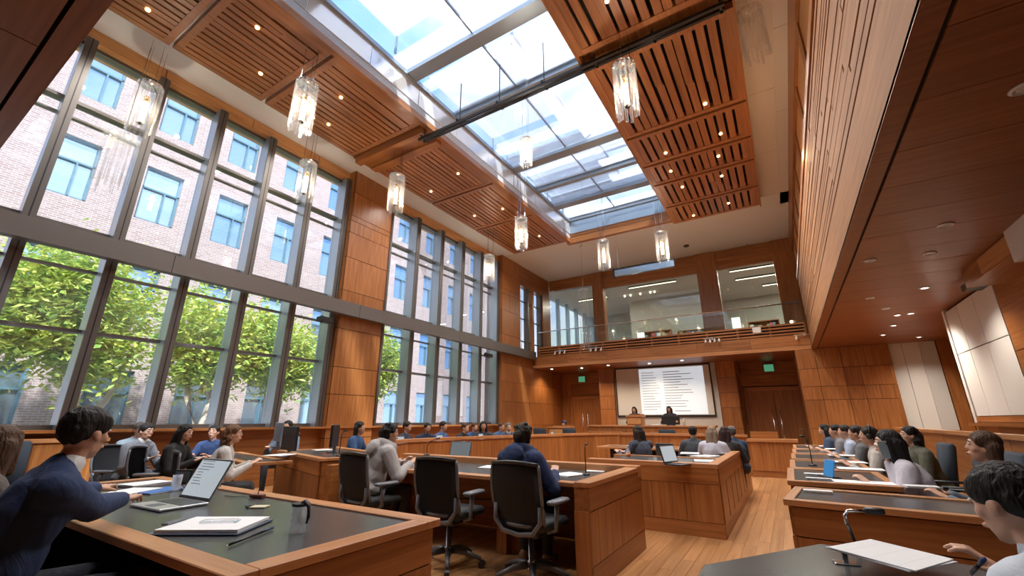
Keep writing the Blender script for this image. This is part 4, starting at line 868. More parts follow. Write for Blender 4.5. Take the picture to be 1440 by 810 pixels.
# ================================================================== PEOPLE
def _ico():
    bm = bmesh.new(); bmesh.ops.create_icosphere(bm, subdivisions=2, radius=1); bm.verts.ensure_lookup_table()
    v = np.array([q.co[:] for q in bm.verts]); f = [tuple(q.index for q in p.verts) for p in bm.faces]; bm.free(); return v, f
ICO_V, ICO_F = _ico()
class Blob:
    def __init__(s): s.v = []; s.f = []; s.n = 0
    def _add(s, v): s.v.append(v); s.f += [(a + s.n, b + s.n, c + s.n) for a, b, c in ICO_F]; s.n += len(v)
    def ell(s, c, r, R=None):
        v = ICO_V * np.array(r)
        if R is not None: v = v @ np.array(R).T
        s._add(v + np.array(c)); return s
    def cone(s, p0, p1, r0, r1=None, flat=1.0):
        p0, p1 = Vector(p0), Vector(p1); r1 = r0 if r1 is None else r1; d = p1 - p0
        R = np.array(d.to_track_quat('Z', 'Y').to_matrix()); v = ICO_V.copy(); top = v[:, 2] > 0
        o = v * np.where(top, r1, r0)[:, None]; o = o @ R.T
        s._add(o + np.where(top[:, None], np.array(p1), np.array(p0))); return s
    def obj(s, name, mat, parent, voxel, smooth=4, fac=.5):
        me = bpy.data.meshes.new(name); me.from_pydata(np.concatenate(s.v).tolist(), [], s.f)
        o = link(name, me, mat, parent)
        m = o.modifiers.new('r', 'REMESH'); m.mode = 'VOXEL'; m.voxel_size = voxel; m.use_smooth_shade = True
        if smooth: q = o.modifiers.new('s', 'SMOOTH'); q.factor = fac; q.iterations = smooth
        BAKE.append(o); return o
BAKE = []
SKINS = [(.56, .32, .22), (.42, .22, .14), (.64, .39, .28), (.28, .13, .075)]
def skinmat(i): return plain('skin_%d' % i, SKINS[i], .5)
def relief(m, scale, strength, stretch=(1, 1, 1)):
    n = m.node_tree; b = n.nodes['Principled BSDF']
    if n.nodes.get('fold'): return m
    t = n.nodes.new('ShaderNodeTexCoord'); mp = n.nodes.new('ShaderNodeMapping'); mp.inputs['Scale'].default_value = stretch
    z = n.nodes.new('ShaderNodeTexNoise'); z.name = 'fold'; z.inputs['Scale'].default_value = scale; z.inputs['Detail'].default_value = 4; z.inputs['Distortion'].default_value = .6
    bp = n.nodes.new('ShaderNodeBump'); bp.inputs['Strength'].default_value = strength; bp.inputs['Distance'].default_value = .03
    n.links.new(t.outputs['Object'], mp.inputs[0]); n.links.new(mp.outputs[0], z.inputs['Vector']); n.links.new(z.outputs['Fac'], bp.inputs['Height']); n.links.new(bp.outputs[0], b.inputs['Normal'])
    return m
def cloth(c): return relief(plain('cloth_%02x%02x%02x' % tuple(int(v * 255) for v in c), c, .85), 9, .7, (1, 1, .6))
def hairmat(c): return relief(plain('hair_%02x%02x%02x' % tuple(int(v * 255) for v in c), c, .6, spec=.35), 60, .8, (1, 1, .22))
BLACKH, DKBR, BRWN, BLND, GREYH = (.010, .008, .008), (.022, .013, .009), (.075, .035, .016), (.26, .19, .13), (.13, .12, .12)
def person(label, loc, face, top=(.05, .06, .09), hair=('short', DKBR), skin=0, trousers=(.03, .03, .035), lean=.16, head=(0, 0), hands=None, lod=0, s=1.0, hood=False, collar=None, extra=None, group=None, seat=.47, stand=False):
    rz = math.radians(face); t = thing('person', label, 'person', (loc[0], loc[1], loc[2] if len(loc) > 2 else 0), rz)
    t.scale = (s, s, s)
    Ri = Matrix.Rotation(-rz, 3, 'Z'); base = Vector(t.location)
    def loc_of(wp): return (Ri @ (Vector(wp) - base)) / s
    vox = {0: .017, 1: .0105, 2: .0062}[lod]
    zp = .90 if stand else seat + .06
    P = Vector((0, 0, zp)); sd = Vector((0, math.sin(lean), math.cos(lean))); fw_ = Vector((0, math.cos(lean), -math.sin(lean)))
    X = Vector((1, 0, 0)); Rl = Matrix(((1, 0, 0), (0, math.cos(lean), math.sin(lean)), (0, -math.sin(lean), math.cos(lean))))
    def T(x, y, z): return P + X * x + fw_ * y + sd * z
    N = T(0, 0, .50); hp = N + sd * .03 + Vector((0, .014, 0))
    Rh = Euler((math.radians(head[1]) - lean * .35, 0, math.radians(head[0])), 'ZYX').to_matrix() if 0 else (Matrix.Rotation(math.radians(head[0]), 3, 'Z') @ Matrix.Rotation(-math.radians(head[1]) - lean * .35, 3, 'X'))
    hc = hp + Rh @ Vector((0, .022, .125))
    def Hh(x, y, z): return hc + Rh @ Vector((x, y, z))
    body, topb, hairb, trs = Blob(), Blob(), Blob(), Blob()
    # head
    body.ell(Hh(0, 0, .012), (.073, .090, .100), Rh); body.ell(Hh(0, .022, -.052), (.055, .062, .062), Rh); body.ell(Hh(0, .05, -.092), (.026, .026, .020), Rh)
    body.cone(Hh(0, .084, .010), Hh(0, .098, -.022), .008, .0105); body.ell(Hh(0, .086, -.024), (.015, .014, .008), Rh); body.ell(Hh(0, .088, -.060), (.024, .012, .010), Rh)
    for q in (-1, 1):
        body.ell(Hh(q * .074, -.006, -.014), (.010, .018, .028), Rh); body.ell(Hh(q * .034, .052, -.022), (.028, .026, .026), Rh); body.ell(Hh(q * .028, .078, .032), (.020, .010, .007), Rh)
    body.cone(N - sd * .05, hp + Rh @ Vector((0, .01, .05)), .056, .050)
    # torso
    for b_, e in ((body, 0), (topb, .052 if hood else .036)):
        b_.ell(T(0, 0, .33), (.150 + e, .098 + e, .17 + e), Rl); b_.ell(T(0, .005, .14), (.135 + e, .100 + e, .17 + e * .5), Rl); b_.ell(T(0, 0, .02), (.155 + e, .115 + e, .10), Rl)
        b_.cone(T(-.135, 0, .435), T(.135, 0, .435), .058 + e * .8)
        for q in (-1, 1): b_.cone(T(0, -.01, .485), T(q * .15, 0, .445), .048 + e * .5, .050 + e * .7)
    topb.cone(T(0, -.012, .46), T(0, -.008, .515), .078, .062)
    if hood:
        for k in range(9):
            a = PI * (1 + k / 8.); topb.ell(T(.098 * math.cos(a), .06 + .135 * math.sin(a), .505 - .015 * math.sin(a)), (.058, .056, .062), Rl)
        topb.ell(T(0, -.135, .43), (.125, .068, .115), Rl)
    # arms
    tgt = hands or ((-.15, .40, .80), (.15, .40, .80))
    for q, h in zip((-1, 1), tgt):
        if h is None: h = (q * .2, .3, seat + .16)
        sh = T(q * .175, 0, .43); wr_ = loc_of(h[1]) if h[0] == 'w' else Vector(h)
        L1, L2 = .300, .268; dv = wr_ - sh; d = dv.length
        if d > (L1 + L2) * .985: wr_ = sh + dv * ((L1 + L2) * .985 / d); dv = wr_ - sh; d = dv.length
        a = (L1 * L1 - L2 * L2 + d * d) / (2 * d); hh = math.sqrt(max(0, L1 * L1 - a * a)); dn = dv / d
        pole = Vector((q * .55, -.35, -.75)); pole -= dn * pole.dot(dn); pole.normalize()
        el = sh + dn * a + pole * hh
        body.cone(sh, el, .044, .036); body.cone(el, wr_, .037, .025)
        bk_ = .014 if hood else 0; topb.cone(sh, el, .078 + bk_, .062 + bk_); ew = el + (wr_ - el) * .93; topb.cone(el, ew, .062 + bk_, .045 + bk_ * .5)
        # hand
        fd = (wr_ - el).normalized(); fd = Vector((fd.x, fd.y, max(-.35, min(.5, fd.z)))).normalized()
        up_ = Vector((0, 0, 1)); sdv = fd.cross(up_).normalized(); nr = sdv.cross(fd)
        Rm = np.array([sdv, fd, nr]).T
        pc = wr_ + fd * .052; body.ell(pc, (.040, .052, .016), Rm)
        inner = -q
        for k in range(4):
            b0 = wr_ + fd * .085 + sdv * (-.029 + .0195 * k); ln = (.066, .076, .072, .056)[k if inner < 0 else 3 - k]
            k1 = b0 + fd * ln * .55 + nr * (.006) + sdv * (k - 1.5) * .003; k2 = k1 + fd * ln * .36 - nr * .016; k3 = k2 + fd * ln * .16 - nr * .018
            r_ = .0095 if lod else .013
            body.cone(b0 - fd * .02, k1, r_ + .0005, r_); body.cone(k1, k2, r_, r_ - .001); body.cone(k2, k3, r_ - .001, r_ - .002)
        tb0 = wr_ + fd * .022 + sdv * inner * .026 - nr * .004; tb1 = tb0 + fd * .035 + sdv * inner * .026 - nr * .008; tb2 = tb1 + fd * .030 + sdv * inner * .008 - nr * .008
        body.cone(tb0, tb1, .014, .011); body.cone(tb1, tb2, .011, .009)
        if collar: 
            cf = Blob(); cf.cone(el + (wr_ - el) * .90, el + (wr_ - el) * 1.02, .036, .034); cf.obj('cuff', cloth(collar), t, max(.007, vox), 2)
    # legs
    for q in (-1, 1):
        if stand: kn = Vector((q * .10, .03, .48)); an = Vector((q * .10, 0, .08))
        else: kn = Vector((q * .13, .43, seat + .05)); an = Vector((q * .13, .40, .09))
        hpj = P + Vector((q * .085, .0, -.01))
        body.cone(hpj, kn, .074, .050); body.cone(kn, an, .050, .034); body.cone(an + Vector((0, -.02, -.045)), an + Vector((0, .13, -.055)), .032, .028)
        trs.cone(hpj, kn, .092, .068); trs.cone(kn, an + Vector((0, 0, .01)), .066, .052)
        if lod or stand:
            sb = Blob(); sb.cone(an + Vector((0, -.03, -.042)), an + Vector((0, .14, -.050)), .046, .040); sb.ell(an + Vector((0, .0, -.02)), (.045, .06, .05)); sb.obj('shoe', plain('shoe_dark', (.03, .022, .018), .4) if not (extra or {}).get('shoe') else plain('shoe_tan', (.26, .14, .07), .6), t, .014, 2)
    trs.ell(P + Vector((0, 0, .0)), (.172, .132, .105))
    body.obj('body', skinmat(skin), t, vox, 2, .4)
    topb.obj('top', cloth(top), t, max(vox, .010), 6 if lod else 4); trs.obj('trousers', cloth(trousers), t, max(vox, .015), 5)
    if collar:
        cb_ = Blob(); cb_.cone(T(0, .002, .505), T(0, .010, .530), .066, .058); cb_.obj('collar', cloth(collar), t, .008, 3)
    # hair
    st, hcx = hair; g = hairb
    g.ell(Hh(0, -.012, .048), (.081, .096, .078), Rh); g.ell(Hh(0, -.038, .018 if st == 'short' else .006), (.077, .068, .078 if st == 'short' else .096), Rh)
    for q in (-1, 1): g.ell(Hh(q * .064, .012, .040), (.020, .050, .048), Rh)
    rr = random.Random(label)
    if st == 'long':
        for q in (-1, 0, 1): g.cone(Hh(q * .055, -.045 - (.03 if q == 0 else 0), .0), Hh(q * .06, -.085, -.16), .055, .052); g.cone(Hh(q * .06, -.085, -.16), Hh(q * .055, -.10, -.33), .052, .034)
        for q in (-1, 1): g.cone(Hh(q * .072, .01, .03), Hh(q * .080, -.01, -.15), .026, .026)
    elif st == 'curly':
        for k in range(46):
            a = rr.uniform(PI * .08, PI * .92) + PI; z = rr.uniform(-.17, .09); w_ = .088 + .03 * (z < -.03); g.ell(Hh(math.cos(a) * w_, math.sin(a) * w_ * .9 + .02, z), [rr.uniform(.022, .034)] * 3)
        g.cone(Hh(0, -.06, 0), Hh(0, -.07, -.13), .08, .075)
    elif st == 'bob':
        for q in (-1, 0, 1): g.cone(Hh(q * .06, -.04, .0), Hh(q * .065, -.05, -.13), .050, .042)
    elif st == 'tail':
        g.cone(Hh(0, -.10, .04), Hh(0, -.17, .0), .032, .036); g.cone(Hh(0, -.17, .0), Hh(0, -.20, -.24), .038, .020)
    elif st == 'messy':
        for k in range(26):
            a = rr.uniform(0, 2 * PI); z = rr.uniform(.02, .11); w_ = .085 * math.sqrt(max(.1, 1 - (z / .14) ** 2))
            if math.sin(a) > .6 and z < .07: continue
            g.ell(Hh(math.cos(a) * w_, math.sin(a) * w_ - .012, z), [rr.uniform(.016, .026)] * 3)
        g.cone(Hh(0, -.070, .0), Hh(0, -.066, -.085), .072, .062)
        for q in (-1, 1): g.cone(Hh(q * .062, -.02, .02), Hh(q * .062, -.025, -.05), .034, .028)
    g.obj('hair', hairmat(hcx), t, max(.0065 if lod == 2 else .009, vox * .7), 3 if st != 'messy' else 2)
    if st == 'cap':
        c = Blob(); c.ell(Hh(0, -.008, .068), (.090, .106, .072), Rh); c.ell(Hh(0, .085, .052), (.065, .07, .012), Rh); c.obj('cap', cloth((.05, .07, .25)), t, .009, 3)
    if lod:
        for q in (-1, 1):
            e_ = Blob(); e_.ell(Hh(q * .030, .0815, .012), (.013, .009, .0075), Rh); o = e_.obj('eye', plain('eye_white', (.75, .73, .7), .2), t, .0035, 0)
            e_ = Blob(); e_.ell(Hh(q * .030, .0885, .012), (.006, .004, .006), Rh); e_.obj('iris', plain('iris_dark', (.02, .015, .012), .2), o, .0025, 0)
            e_ = Blob(); e_.cone(Hh(q * .014, .090, .034), Hh(q * .046, .080, .034), .0045, .003); e_.obj('eyebrow', hairmat(hcx), t, .003, 0)
        e_ = Blob(); e_.ell(Hh(0, .094, -.058), (.021, .007, .0045), Rh); e_.ell(Hh(0, .093, -.065), (.018, .007, .005), Rh); e_.obj('lips', plain('lips', (.42, .16, .12), .5), t, .003, 1)
    if extra and extra.get('headset'):
        hb = bmesh.new(); add_tube(hb, [Hh(.098 * math.cos(a), -.01, .02 + .12 * math.sin(a)) for a in lin(0, PI, 10)], .009, 6); bmesh.ops.recalc_face_normals(hb, faces=hb.faces); bm_obj('headset_band', hb, BLKP, t, True)
        for q in (-1, 1): c = Blob(); c.ell(Hh(q * .095, -.005, -.005), (.018, .035, .04), Rh); c.obj('ear_cup', BLKP, t, .008, 2)
    return t
W = lambda px, py, z: ('w', hz(px, py, z))
# foreground
person('man in a navy suit typing on the open laptop at the near left desk', (-2.95, .56), -4, (.016, .034, .10), ('short', BLACKH), 0, (.012, .015, .03), .31, (32, -4), (W(188, 692, .80), W(212, 708, .80)), 2, 1.07, collar=(.72, .74, .78))
person('long haired person mostly hidden behind the man in the navy suit', (-4.0, .50), 10, (.10, .085, .075), ('long', BRWN), 1, lean=.34, head=(35, -12), hands=((-.16, .42, .80), (.14, .45, .80)), lod=1)
person('man with dark hair writing at the front right corner desk', (.765, 1.72), 34, (.55, .60, .68), ('short', BLACKH), 0, (.03, .03, .04), .70, (4, -4), (('w', Vector((.72, 2.02, .80))), W(1428, 814, .80)), 2, 1.0, collar=(.6, .66, .76))
person('person in a grey hoodie sitting at the left end of the centre desk', (-4.26, 3.70), -20, (.40, .38, .38), ('messy', BLACKH), 0, (.035, .03, .03), .34, (-22, -4), ((-.12, .44, .80), (.20, .42, .80)), 1, 1.0, hood=True)
person('person in a navy hoodie sitting with the back turned at the centre desk', (-2.30, 3.70), -4, (.012, .028, .095), ('messy', DKBR), 0, (.02, .02, .022), .34, (4, -12), ((-.14, .44, .80), (.22, .42, .80)), 1, 1.0, hood=True, extra={'shoe': 1})
# left group by the windows
person('man in a grey suit jacket sitting by the near windows', (-8.02, 2.66), -62, (.16, .17, .20), ('short', BLACKH), 0, lean=.2, head=(-8, 0), lod=1, s=.98, collar=(.7, .7, .72))
person('woman in black with long dark hair at the left table', (-7.22, 2.80), -48, (.010, .010, .012), ('long', BLACKH), 2, lean=.22, head=(-6, -4), lod=1, s=.97)
person('man in a blue jacket facing the camera at the left table', (-8.05, 3.75), -140, (.03, .06, .16), ('short', BLACKH), 0, lean=.2, head=(0, -14), lod=1, s=.95)
person('woman in pale grey with wavy brown hair at the left table', (-6.05, 2.84), -28, (.50, .48, .46), ('curly', (.15, .07, .03)), 2, lean=.24, head=(-10, -6), lod=1, s=.97)
person('person with black hair behind a grey monitor by the near pier', (-8.30, 5.15), -150, (.10, .13, .17), ('short', BLACKH), 1, lean=.12, head=(0, -8), lod=0)
person('person in pale blue partly hidden behind the grey suited man', (-8.95, 2.95), -80, (.30, .40, .50), ('short', GREYH), 0, lean=.1, lod=0, s=.98)
# row behind the curved rail
row = [((487, 600), (.03, .08, .20), ('bob', BLACKH), 'person in blue at the near end of the curved rail', -60, 0), ((570, 598), (.03, .035, .06), ('short', DKBR), 'man in a dark blazer behind the rail, third from the near pier', -75, 0), ((598, 601), (.02, .03, .06), ('short', BLACKH), 'dark haired person leaning low behind the rail beside the blazer', -110, 1),
       ((621, 599), (.06, .12, .28), ('short', DKBR), 'man in a blue shirt behind the rail touching his face', -80, 0), ((646, 604), (.015, .015, .02), ('short', BRWN), 'person in black with brown hair behind the rail', -85, 2), ((662, 604), (.03, .08, .22), ('short', BRWN), 'person in a bright blue shirt bending over behind the rail', -100, 0),
       ((683, 595), (.03, .035, .05), ('long', BLACKH), 'long haired person sitting tall behind the rail by the far windows', -140, 1), ((699, 603), (.05, .10, .22), ('short', BRWN), 'person in a blue top at the far end of the rail', -95, 0), ((715, 601), (.05, .07, .14), ('short', GREYH), 'grey haired person with a white collar at the far end of the rail', -130, 0)]
arc = [(-6.25, 4.0), (-6.95, 5.8), (-6.75, 8.5), (-6.05, 11.4), (-5.3, 13.4)]
for (px, py), tp, hr, lb, fc, sk in row:
    d = ray(px, py)
    for (a, b), (c, e) in zip(arc[:-1], arc[1:]):
        det = d.x * (b - e) - (a - c) * d.y
        tt = (a * (b - e) - (a - c) * b) / det; ss = (d.x * b - a * d.y) / det
        if 0 <= ss <= 1: tt *= 1.075 if px in (598, 662, 699) else 1; pos = (d.x * tt, d.y * tt + (.22 if px == 487 else 0)); z = 1.3 + d.z * tt; break
    low = z < 1.15
    person(lb, (pos[0] - .08, pos[1]), fc, tp, hr, sk, lean=.42 if low else .16, head=(0, -12 if low else -4), lod=0, s=.99, collar=(.7, .7, .7) if 'collar' in lb else None)
# by the dais
p = hy(793, 595, 15.0); person('person in a purple cap bending over the small lectern desk', (p.x, 15.15), 180, (.35, .36, .40), ('cap', DKBR), 1, lean=.30, head=(0, -25), lod=0)
p = hy(893, 580, 16.75); person('left speaker in dark clothes behind the orange lectern', (p.x, 16.75, .52), 180, (.03, .03, .04), ('bob', BLACKH), 0, lean=.08, lod=0, s=.98)
p = hy(942, 580, 16.75); person('right speaker in black behind the monitor on the dais', (p.x, 16.75, .52), 180, (.02, .02, .03), ('long', BLACKH), 1, lean=.08, lod=0, s=.98)
# centre block
p = hy(905, 613, 7.75); person('woman in a dark blazer and white sleeves at the boxed desk', (p.x + .03, 7.7), 52, (.045, .055, .085), ('long', DKBR), 0, lean=.30, head=(6, -8), lod=1, s=.95, hands=((-.30, .40, .80), (-.08, .50, .80)), collar=(.7, .72, .78))
for px, py, Y, tp, hr, lb, fc in ((975, 607, 8.7, (.05, .06, .075), ('short', BLACKH), 'man in a slate jacket with his back turned at the inner desk', 6), (1000, 611, 8.4, (.50, .50, .58), ('long', BLND), 'woman with long fair hair in a pale blouse at the inner desk', -6), (1018, 611, 8.75, (.03, .03, .035), ('long', (.03, .012, .01)), 'woman with long dark hair beside the fair haired woman', -8), (1036, 606, 9.1, (.03, .06, .12), ('short', GREYH), 'grey haired man in a navy vest at the aisle end of the inner desk', 40)):
    p = hy(px, py, Y); person(lb, (p.x, Y - .12), fc, tp, hr, 0, lean=.22, head=(0, -5), lod=0, s=.93)
# right row
for px, py, Y, tp, hr, lb, fc, ex in ((1163, 606, 10.6, (.03, .05, .10), ('bob', BLACKH), 'farthest person of the right row in dark blue', 80, None), (1178, 604, 9.9, (.16, .16, .18), ('short', BLACKH), 'person in grey raising a hand to the face in the right row', 85, None), (1191, 602, 9.2, (.35, .42, .55), ('short', DKBR), 'person in a pale blue shirt in the right row', 85, None),
                                  (1207, 603, 8.2, (.11, .12, .13), ('short', DKBR), 'man in a grey suit with brown hair in the right row', 80, None), (1226, 606, 6.9, (.48, .44, .40), ('short', DKBR), 'man in a beige shirt wearing a dark headset in the right row', 84, {'headset': 1}), (1282, 604, 7.4, (.10, .10, .07), ('curly', BLACKH), 'person with dark curly hair and a black bag strap behind the headset man', 100, None)):
    p = hy(px, py, Y); person(lb, (p.x + .12, Y), fc, tp, hr, 0, lean=.28, head=(0, -12), lod=1 if Y < 9 else 0, s=.96, extra=ex)
person('woman in a white shirt with long black hair holding a phone to her ear', (.93, 5.05), 84, (.62, .60, .68), ('long', BLACKH), 2, lean=.40, head=(6, -10), lod=1, s=.97, hands=((-.16, .42, .80), ('w', hy(1243, 636, 5.02) + Vector((.02, .02, -.08)))))
p = hy(1377, 632, 4.55); person('brown haired woman in a patterned top at the right edge', (p.x + .16, 4.55), 78, (.16, .19, .23), ('bob', BRWN), 0, lean=.22, head=(4, -12), lod=1, s=.95)

# ================================================================== THINGS ON THE DESKS
def on(px, py, z): p = hz(px, py, z); return (p.x, p.y, z)
def laptop(label, loc, rz, w_=.34, d_=.24, open_=112, shell=(.55, .56, .58), scr=(.50, .56, .60), es=.35, text=True):
    t = thing('laptop', label, 'laptop', loc, rz); sh = plain('shell_%.2f' % shell[0], shell, .3, .6)
    B('base', (-w_ / 2, w_ / 2), (-d_ / 2, d_ / 2), (0, .016), sh, t, .004); B('keyboard', (-w_ * .43, w_ * .43), (-d_ * .05, d_ * .42), (.016, .018), BLKP, t); B('trackpad', (-.05, .05), (-d_ * .42, -d_ * .14), (.016, .0175), GRYP, t)
    a = math.radians(open_ - 90); hb = Matrix.Translation((0, d_ / 2, .014)) @ Matrix.Rotation(-a, 4, 'X')
    bm = bmesh.new(); add_box(bm, -w_ / 2, w_ / 2, -.004, .006, 0, d_ * .98, .003, hb); lid = bm_obj('lid', bm, sh, t)
    bm = bmesh.new(); add_box(bm, -w_ / 2 + .004, w_ / 2 - .004, -.0055, -.004, .004, d_ * .98 - .004, 0, hb); bm_obj('bezel', bm, BLKP, lid)
    bm = bmesh.new(); add_box(bm, -w_ / 2 + .014, w_ / 2 - .014, -.0065, -.0055, .022, d_ * .98 - .014, 0, hb); bm_obj('display', bm, plain('display_%.2f' % scr[0], (.05, .05, .05), .2, emit=scr, es=es), lid)
    if text:
        bm = bmesh.new(); r = random.Random(label)
        for k in range(9):
            z = d_ * .9 - k * .02; x0 = -w_ / 2 + .03 + (.02 if k % 3 else 0); add_box(bm, x0, x0 + r.uniform(.06, .2), -.0072, -.0065, z, z + .004, 0, hb)
        bm_obj('display_text', bm, plain('display_ink', (.10, .14, .18), .4), lid)
    return t
def paper(label, loc, rz, w_=.21, d_=.297, n=1, mat=None, cat='paper', name='paper_sheet'):
    t = thing(name, label, cat, loc, rz)
    for k in range(n):
        o = B('sheet', (-w_ / 2, w_ / 2), (-d_ / 2, d_ / 2), (k * .004, k * .004 + .0035), (mat or PRN) if k == n - 1 else PAP, t); o.rotation_euler = (0, 0, rnd.uniform(-.07, .07) if n > 1 else 0)
    return t
def gooseneck(label, loc, rz, h=.30, out=.08, base=True, head=.022):
    t = thing('gooseneck_microphone', label, 'microphone', loc, rz)
    LATHE('base', [(.045, 0), (.045, .012), (.02, .02)], BLKP, t, 14)
    TUBE('stem', [(0, 0, .015), (0, 0, h * .55), (0, out * .35, h * .85), (0, out, h)], .006, BLKP, t, 6); TUBE('capsule', [(0, out, h), (0, out + .035, h + .006), (0, out + .06, h + .010)], [.008, .012, .011], BLKP, t, 8)
    return t
def tumbler(label, loc, r=.034, h=.11, handle=False, water=.5):
    t = thing('drinking_glass', label, 'glass', loc)
    bm = bmesh.new(); n = 20; R = []
    for rr, z in ((r * .9, 0), (r, h), (r - .003, h), (r * .9 - .003, .006)): R.append([bm.verts.new((rr * math.cos(2 * PI * k / n), rr * math.sin(2 * PI * k / n), z)) for k in range(n)])
    for a, b in zip(R[:-1], R[1:]):
        for k in range(n): bm.faces.new((a[k], a[(k + 1) % n], b[(k + 1) % n], b[k]))
    bm.faces.new(R[0][::-1]); bm.faces.new(R[-1]); bm_obj('cup', bm, GLC, t, True)
    LATHE('water', [(r * .9 - .004, .007), (r * .93 - .003, h * water)], glass('water', (.97, .985, .99), .04), t, 18)
    if handle:
        LATHE('rim_band', [(r + .002, h - .012), (r + .003, h), (r - .002, h)], BLKP, t, 20); TUBE('handle', [(r * .3, 0, h + .002), (r * .9, 0, h + .010), (r + .028, 0, h - .008), (r + .034, 0, h * .55), (r + .024, 0, h * .35)], [.010, .012, .011, .009, .006], BLKP, t, 8)
    return t
def pen(label, a, b, col=(.01, .012, .02)):
    a, b = Vector(a), Vector(b); t = thing('pen', label, 'pen', a); d = b - a
    TUBE('barrel', [(0, 0, 0), d * .8], .006, plain('pen_%.3f' % col[2], col, .3), t, 8); TUBE('cap', [d * .68, d], .0068, plain('pen_cap', (.02, .04, .12), .3), t, 8); TUBE('tip', [Vector((0, 0, 0)), -d * .07], [.004, .0012], CHR, t, 6)
# near left desk
ZT = .751
c = hz(238, 711, ZT); laptop('open silver laptop in front of the man in the navy suit', (c.x, c.y, ZT), math.radians(3), .40, .29, 114)
c = hz(300, 742, ZT); cb2 = thing('clipboard', 'clipboard with white papers at the near edge of the left desk', 'clipboard', (c.x, c.y, ZT), math.radians(-58))
B('board', (-.17, .17), (-.23, .23), (0, .008), plain('board_blue_grey', (.07, .10, .16), .5), cb2, .002)
for k in range(4): o = B('sheet', (-.155, .155), (-.20, .215), (.008 + k * .004, .0115 + k * .004), PAP, cb2); o.rotation_euler = (0, 0, rnd.uniform(-.03, .03))
B('clip', (-.07, .07), (-.235, -.195), (.024, .034), GRYP, cb2, .004)
g = thing('plastic_sleeve', 'clear plastic pouch lying on the clipboard papers', 'pouch', (c.x + .01, c.y + .02, ZT + .0245), math.radians(-50)); bm = bmesh.new(); add_box(bm, -.03, .03, -.09, .09, 0, .012, .005); bm_obj('pouch', bm, GLC, g, True); B('seal', (-.03, .03), (.085, .095), (.003, .006), plain('seal_blue', (.4, .55, .7), .4), g)
pen('blue pen on the near edge of the left desk', hz(322, 766, ZT + .008), hz(384, 742, ZT + .008))
c = hz(418, 748, ZT); tumbler('glass mug with a black lid and handle on the near left desk', (c.x, c.y, ZT), .042, .135, True, .45)
c = hz(246, 690, ZT); tumbler('tall water glass behind the hands of the suited man', (c.x, c.y, ZT), .035, .12)
paper('loose white papers beside the hands of the suited man', on(185, 692, ZT), .5, .25, .32, 3); paper('blue folder on the far side of the near left desk', (-4.45, 1.72, ZT), .3, .24, .32, 2, plain('folder_blue', (.03, .14, .45), .5), 'folder', 'folder')
paper('pile of grey documents behind the blue folder', (-4.95, 1.80, ZT), .2, .24, .32, 5); paper('stack of black notebooks beside the documents', (-4.35, 1.98, ZT), -.2, .2, .26, 6, plain('notebook_black', (.02, .02, .025), .5), 'notebook', 'notebook')
c = hz(362, 700, ZT); ph = thing('card_reader', 'small brown reader with a thin wire on the near left desk', 'device', (c.x, c.y, ZT), .4); B('body', (-.05, .05), (-.025, .025), (0, .025), plain('reader_brown', (.16, .05, .03), .5), ph, .004); TUBE('stem', [(0, 0, .025), (.01, 0, .10)], .003, BLKP, ph, 5); TUBE('wire', [(-.05, 0, .006), (-.12, .02, .004), (-.2, -.01, .004), (-.3, .03, .004)], .003, BLKP, ph, 5)
c = hz(365, 713, ZT); ph = thing('sticky_note_pad', 'yellowish note pad with a black loop on the near left desk', 'note pad', (c.x, c.y, ZT), .6); B('pad', (-.05, .05), (-.04, .04), (0, .006), plain('note_cream', (.6, .55, .38), .7), ph); TUBE('loop', [(-.05, -.04, .004), (-.09, 0, .004), (-.05, .05, .004)], .005, BLKP, ph, 6)
nb_ = thing('desk_name_frame', 'small dark photo frame on the far side of the near left desk', 'frame', (-4.75, 2.0, ZT), .5); B('frame', (-.08, .08), (-.01, .01), (0, .12), BLKP, nb_, .003); B('photo', (-.065, .065), (-.013, -.01), (.015, .105), GRYP, nb_)
# centre desk
ZD = .745
c = hz(636, 647, ZD); laptop('grey laptop seen from the back on the centre desk', (c.x, c.y + .05, ZD), math.radians(8), .36, .25, 108, (.30, .33, .36), (.30, .36, .40), .16, False)
paper('white papers on the centre desk left of the navy hoodie', on(690, 657, ZD), .2, .22, .3, 2); paper('magazine and papers under the arm of the navy hoodie', on(800, 668, ZD), -.3, .25, .32, 3); paper('grey papers on the centre desk beside the microphone', on(838, 662, ZD), .3, .2, .28, 2); paper('dark sheet on the centre desk by the grey hoodie', on(590, 648, ZD), .1, .3, .25, 1, GRYP)
gooseneck('thin gooseneck microphone at the right end of the centre desk', on(824, 668, ZD), 0, .30, .01); gooseneck('thin gooseneck microphone with a pale note at the centre desk rim', on(600, 640, .82), -.8, .22, .12)
# left desks
mon = thing('desktop_monitor', 'black desktop monitor on the left side by the windows', 'monitor', (-6.85, 4.28, .745), math.radians(-12))
B('screen', (-.29, .29), (-.02, .02), (.10, .46), BLKP, mon, .006); B('stand', (-.03, .03), (0, .04), (.01, .14), GRYP, mon); B('foot', (-.12, .12), (-.08, .10), (0, .012), GRYP, mon)
mon2 = thing('desktop_monitor', 'grey monitor standing before the person by the near pier', 'monitor', (-7.65, 4.55, .90), math.radians(-20)); B('screen', (-.26, .26), (-.02, .02), (.05, .36), plain('monitor_blue_grey', (.16, .20, .25), .4), mon2, .006); B('stand', (-.03, .03), (0, .04), (-.05, .1), GRYP, mon2); B('foot', (-.12, .12), (-.08, .10), (-.05, -.035), GRYP, mon2)
paper('white papers on the left table before the woman in black', on(300, 643, .748), .4, .3, .4, 3); paper('white papers on the angled desk beside the monitor', on(395, 640, .812), .3, .3, .4, 2); paper('stack of documents on the angled desk by the near pier', on(420, 622, .812), .2, .3, .35, 6); paper('open papers on the right part of the angled desk', on(455, 633, .812), -.2, .3, .3, 2)
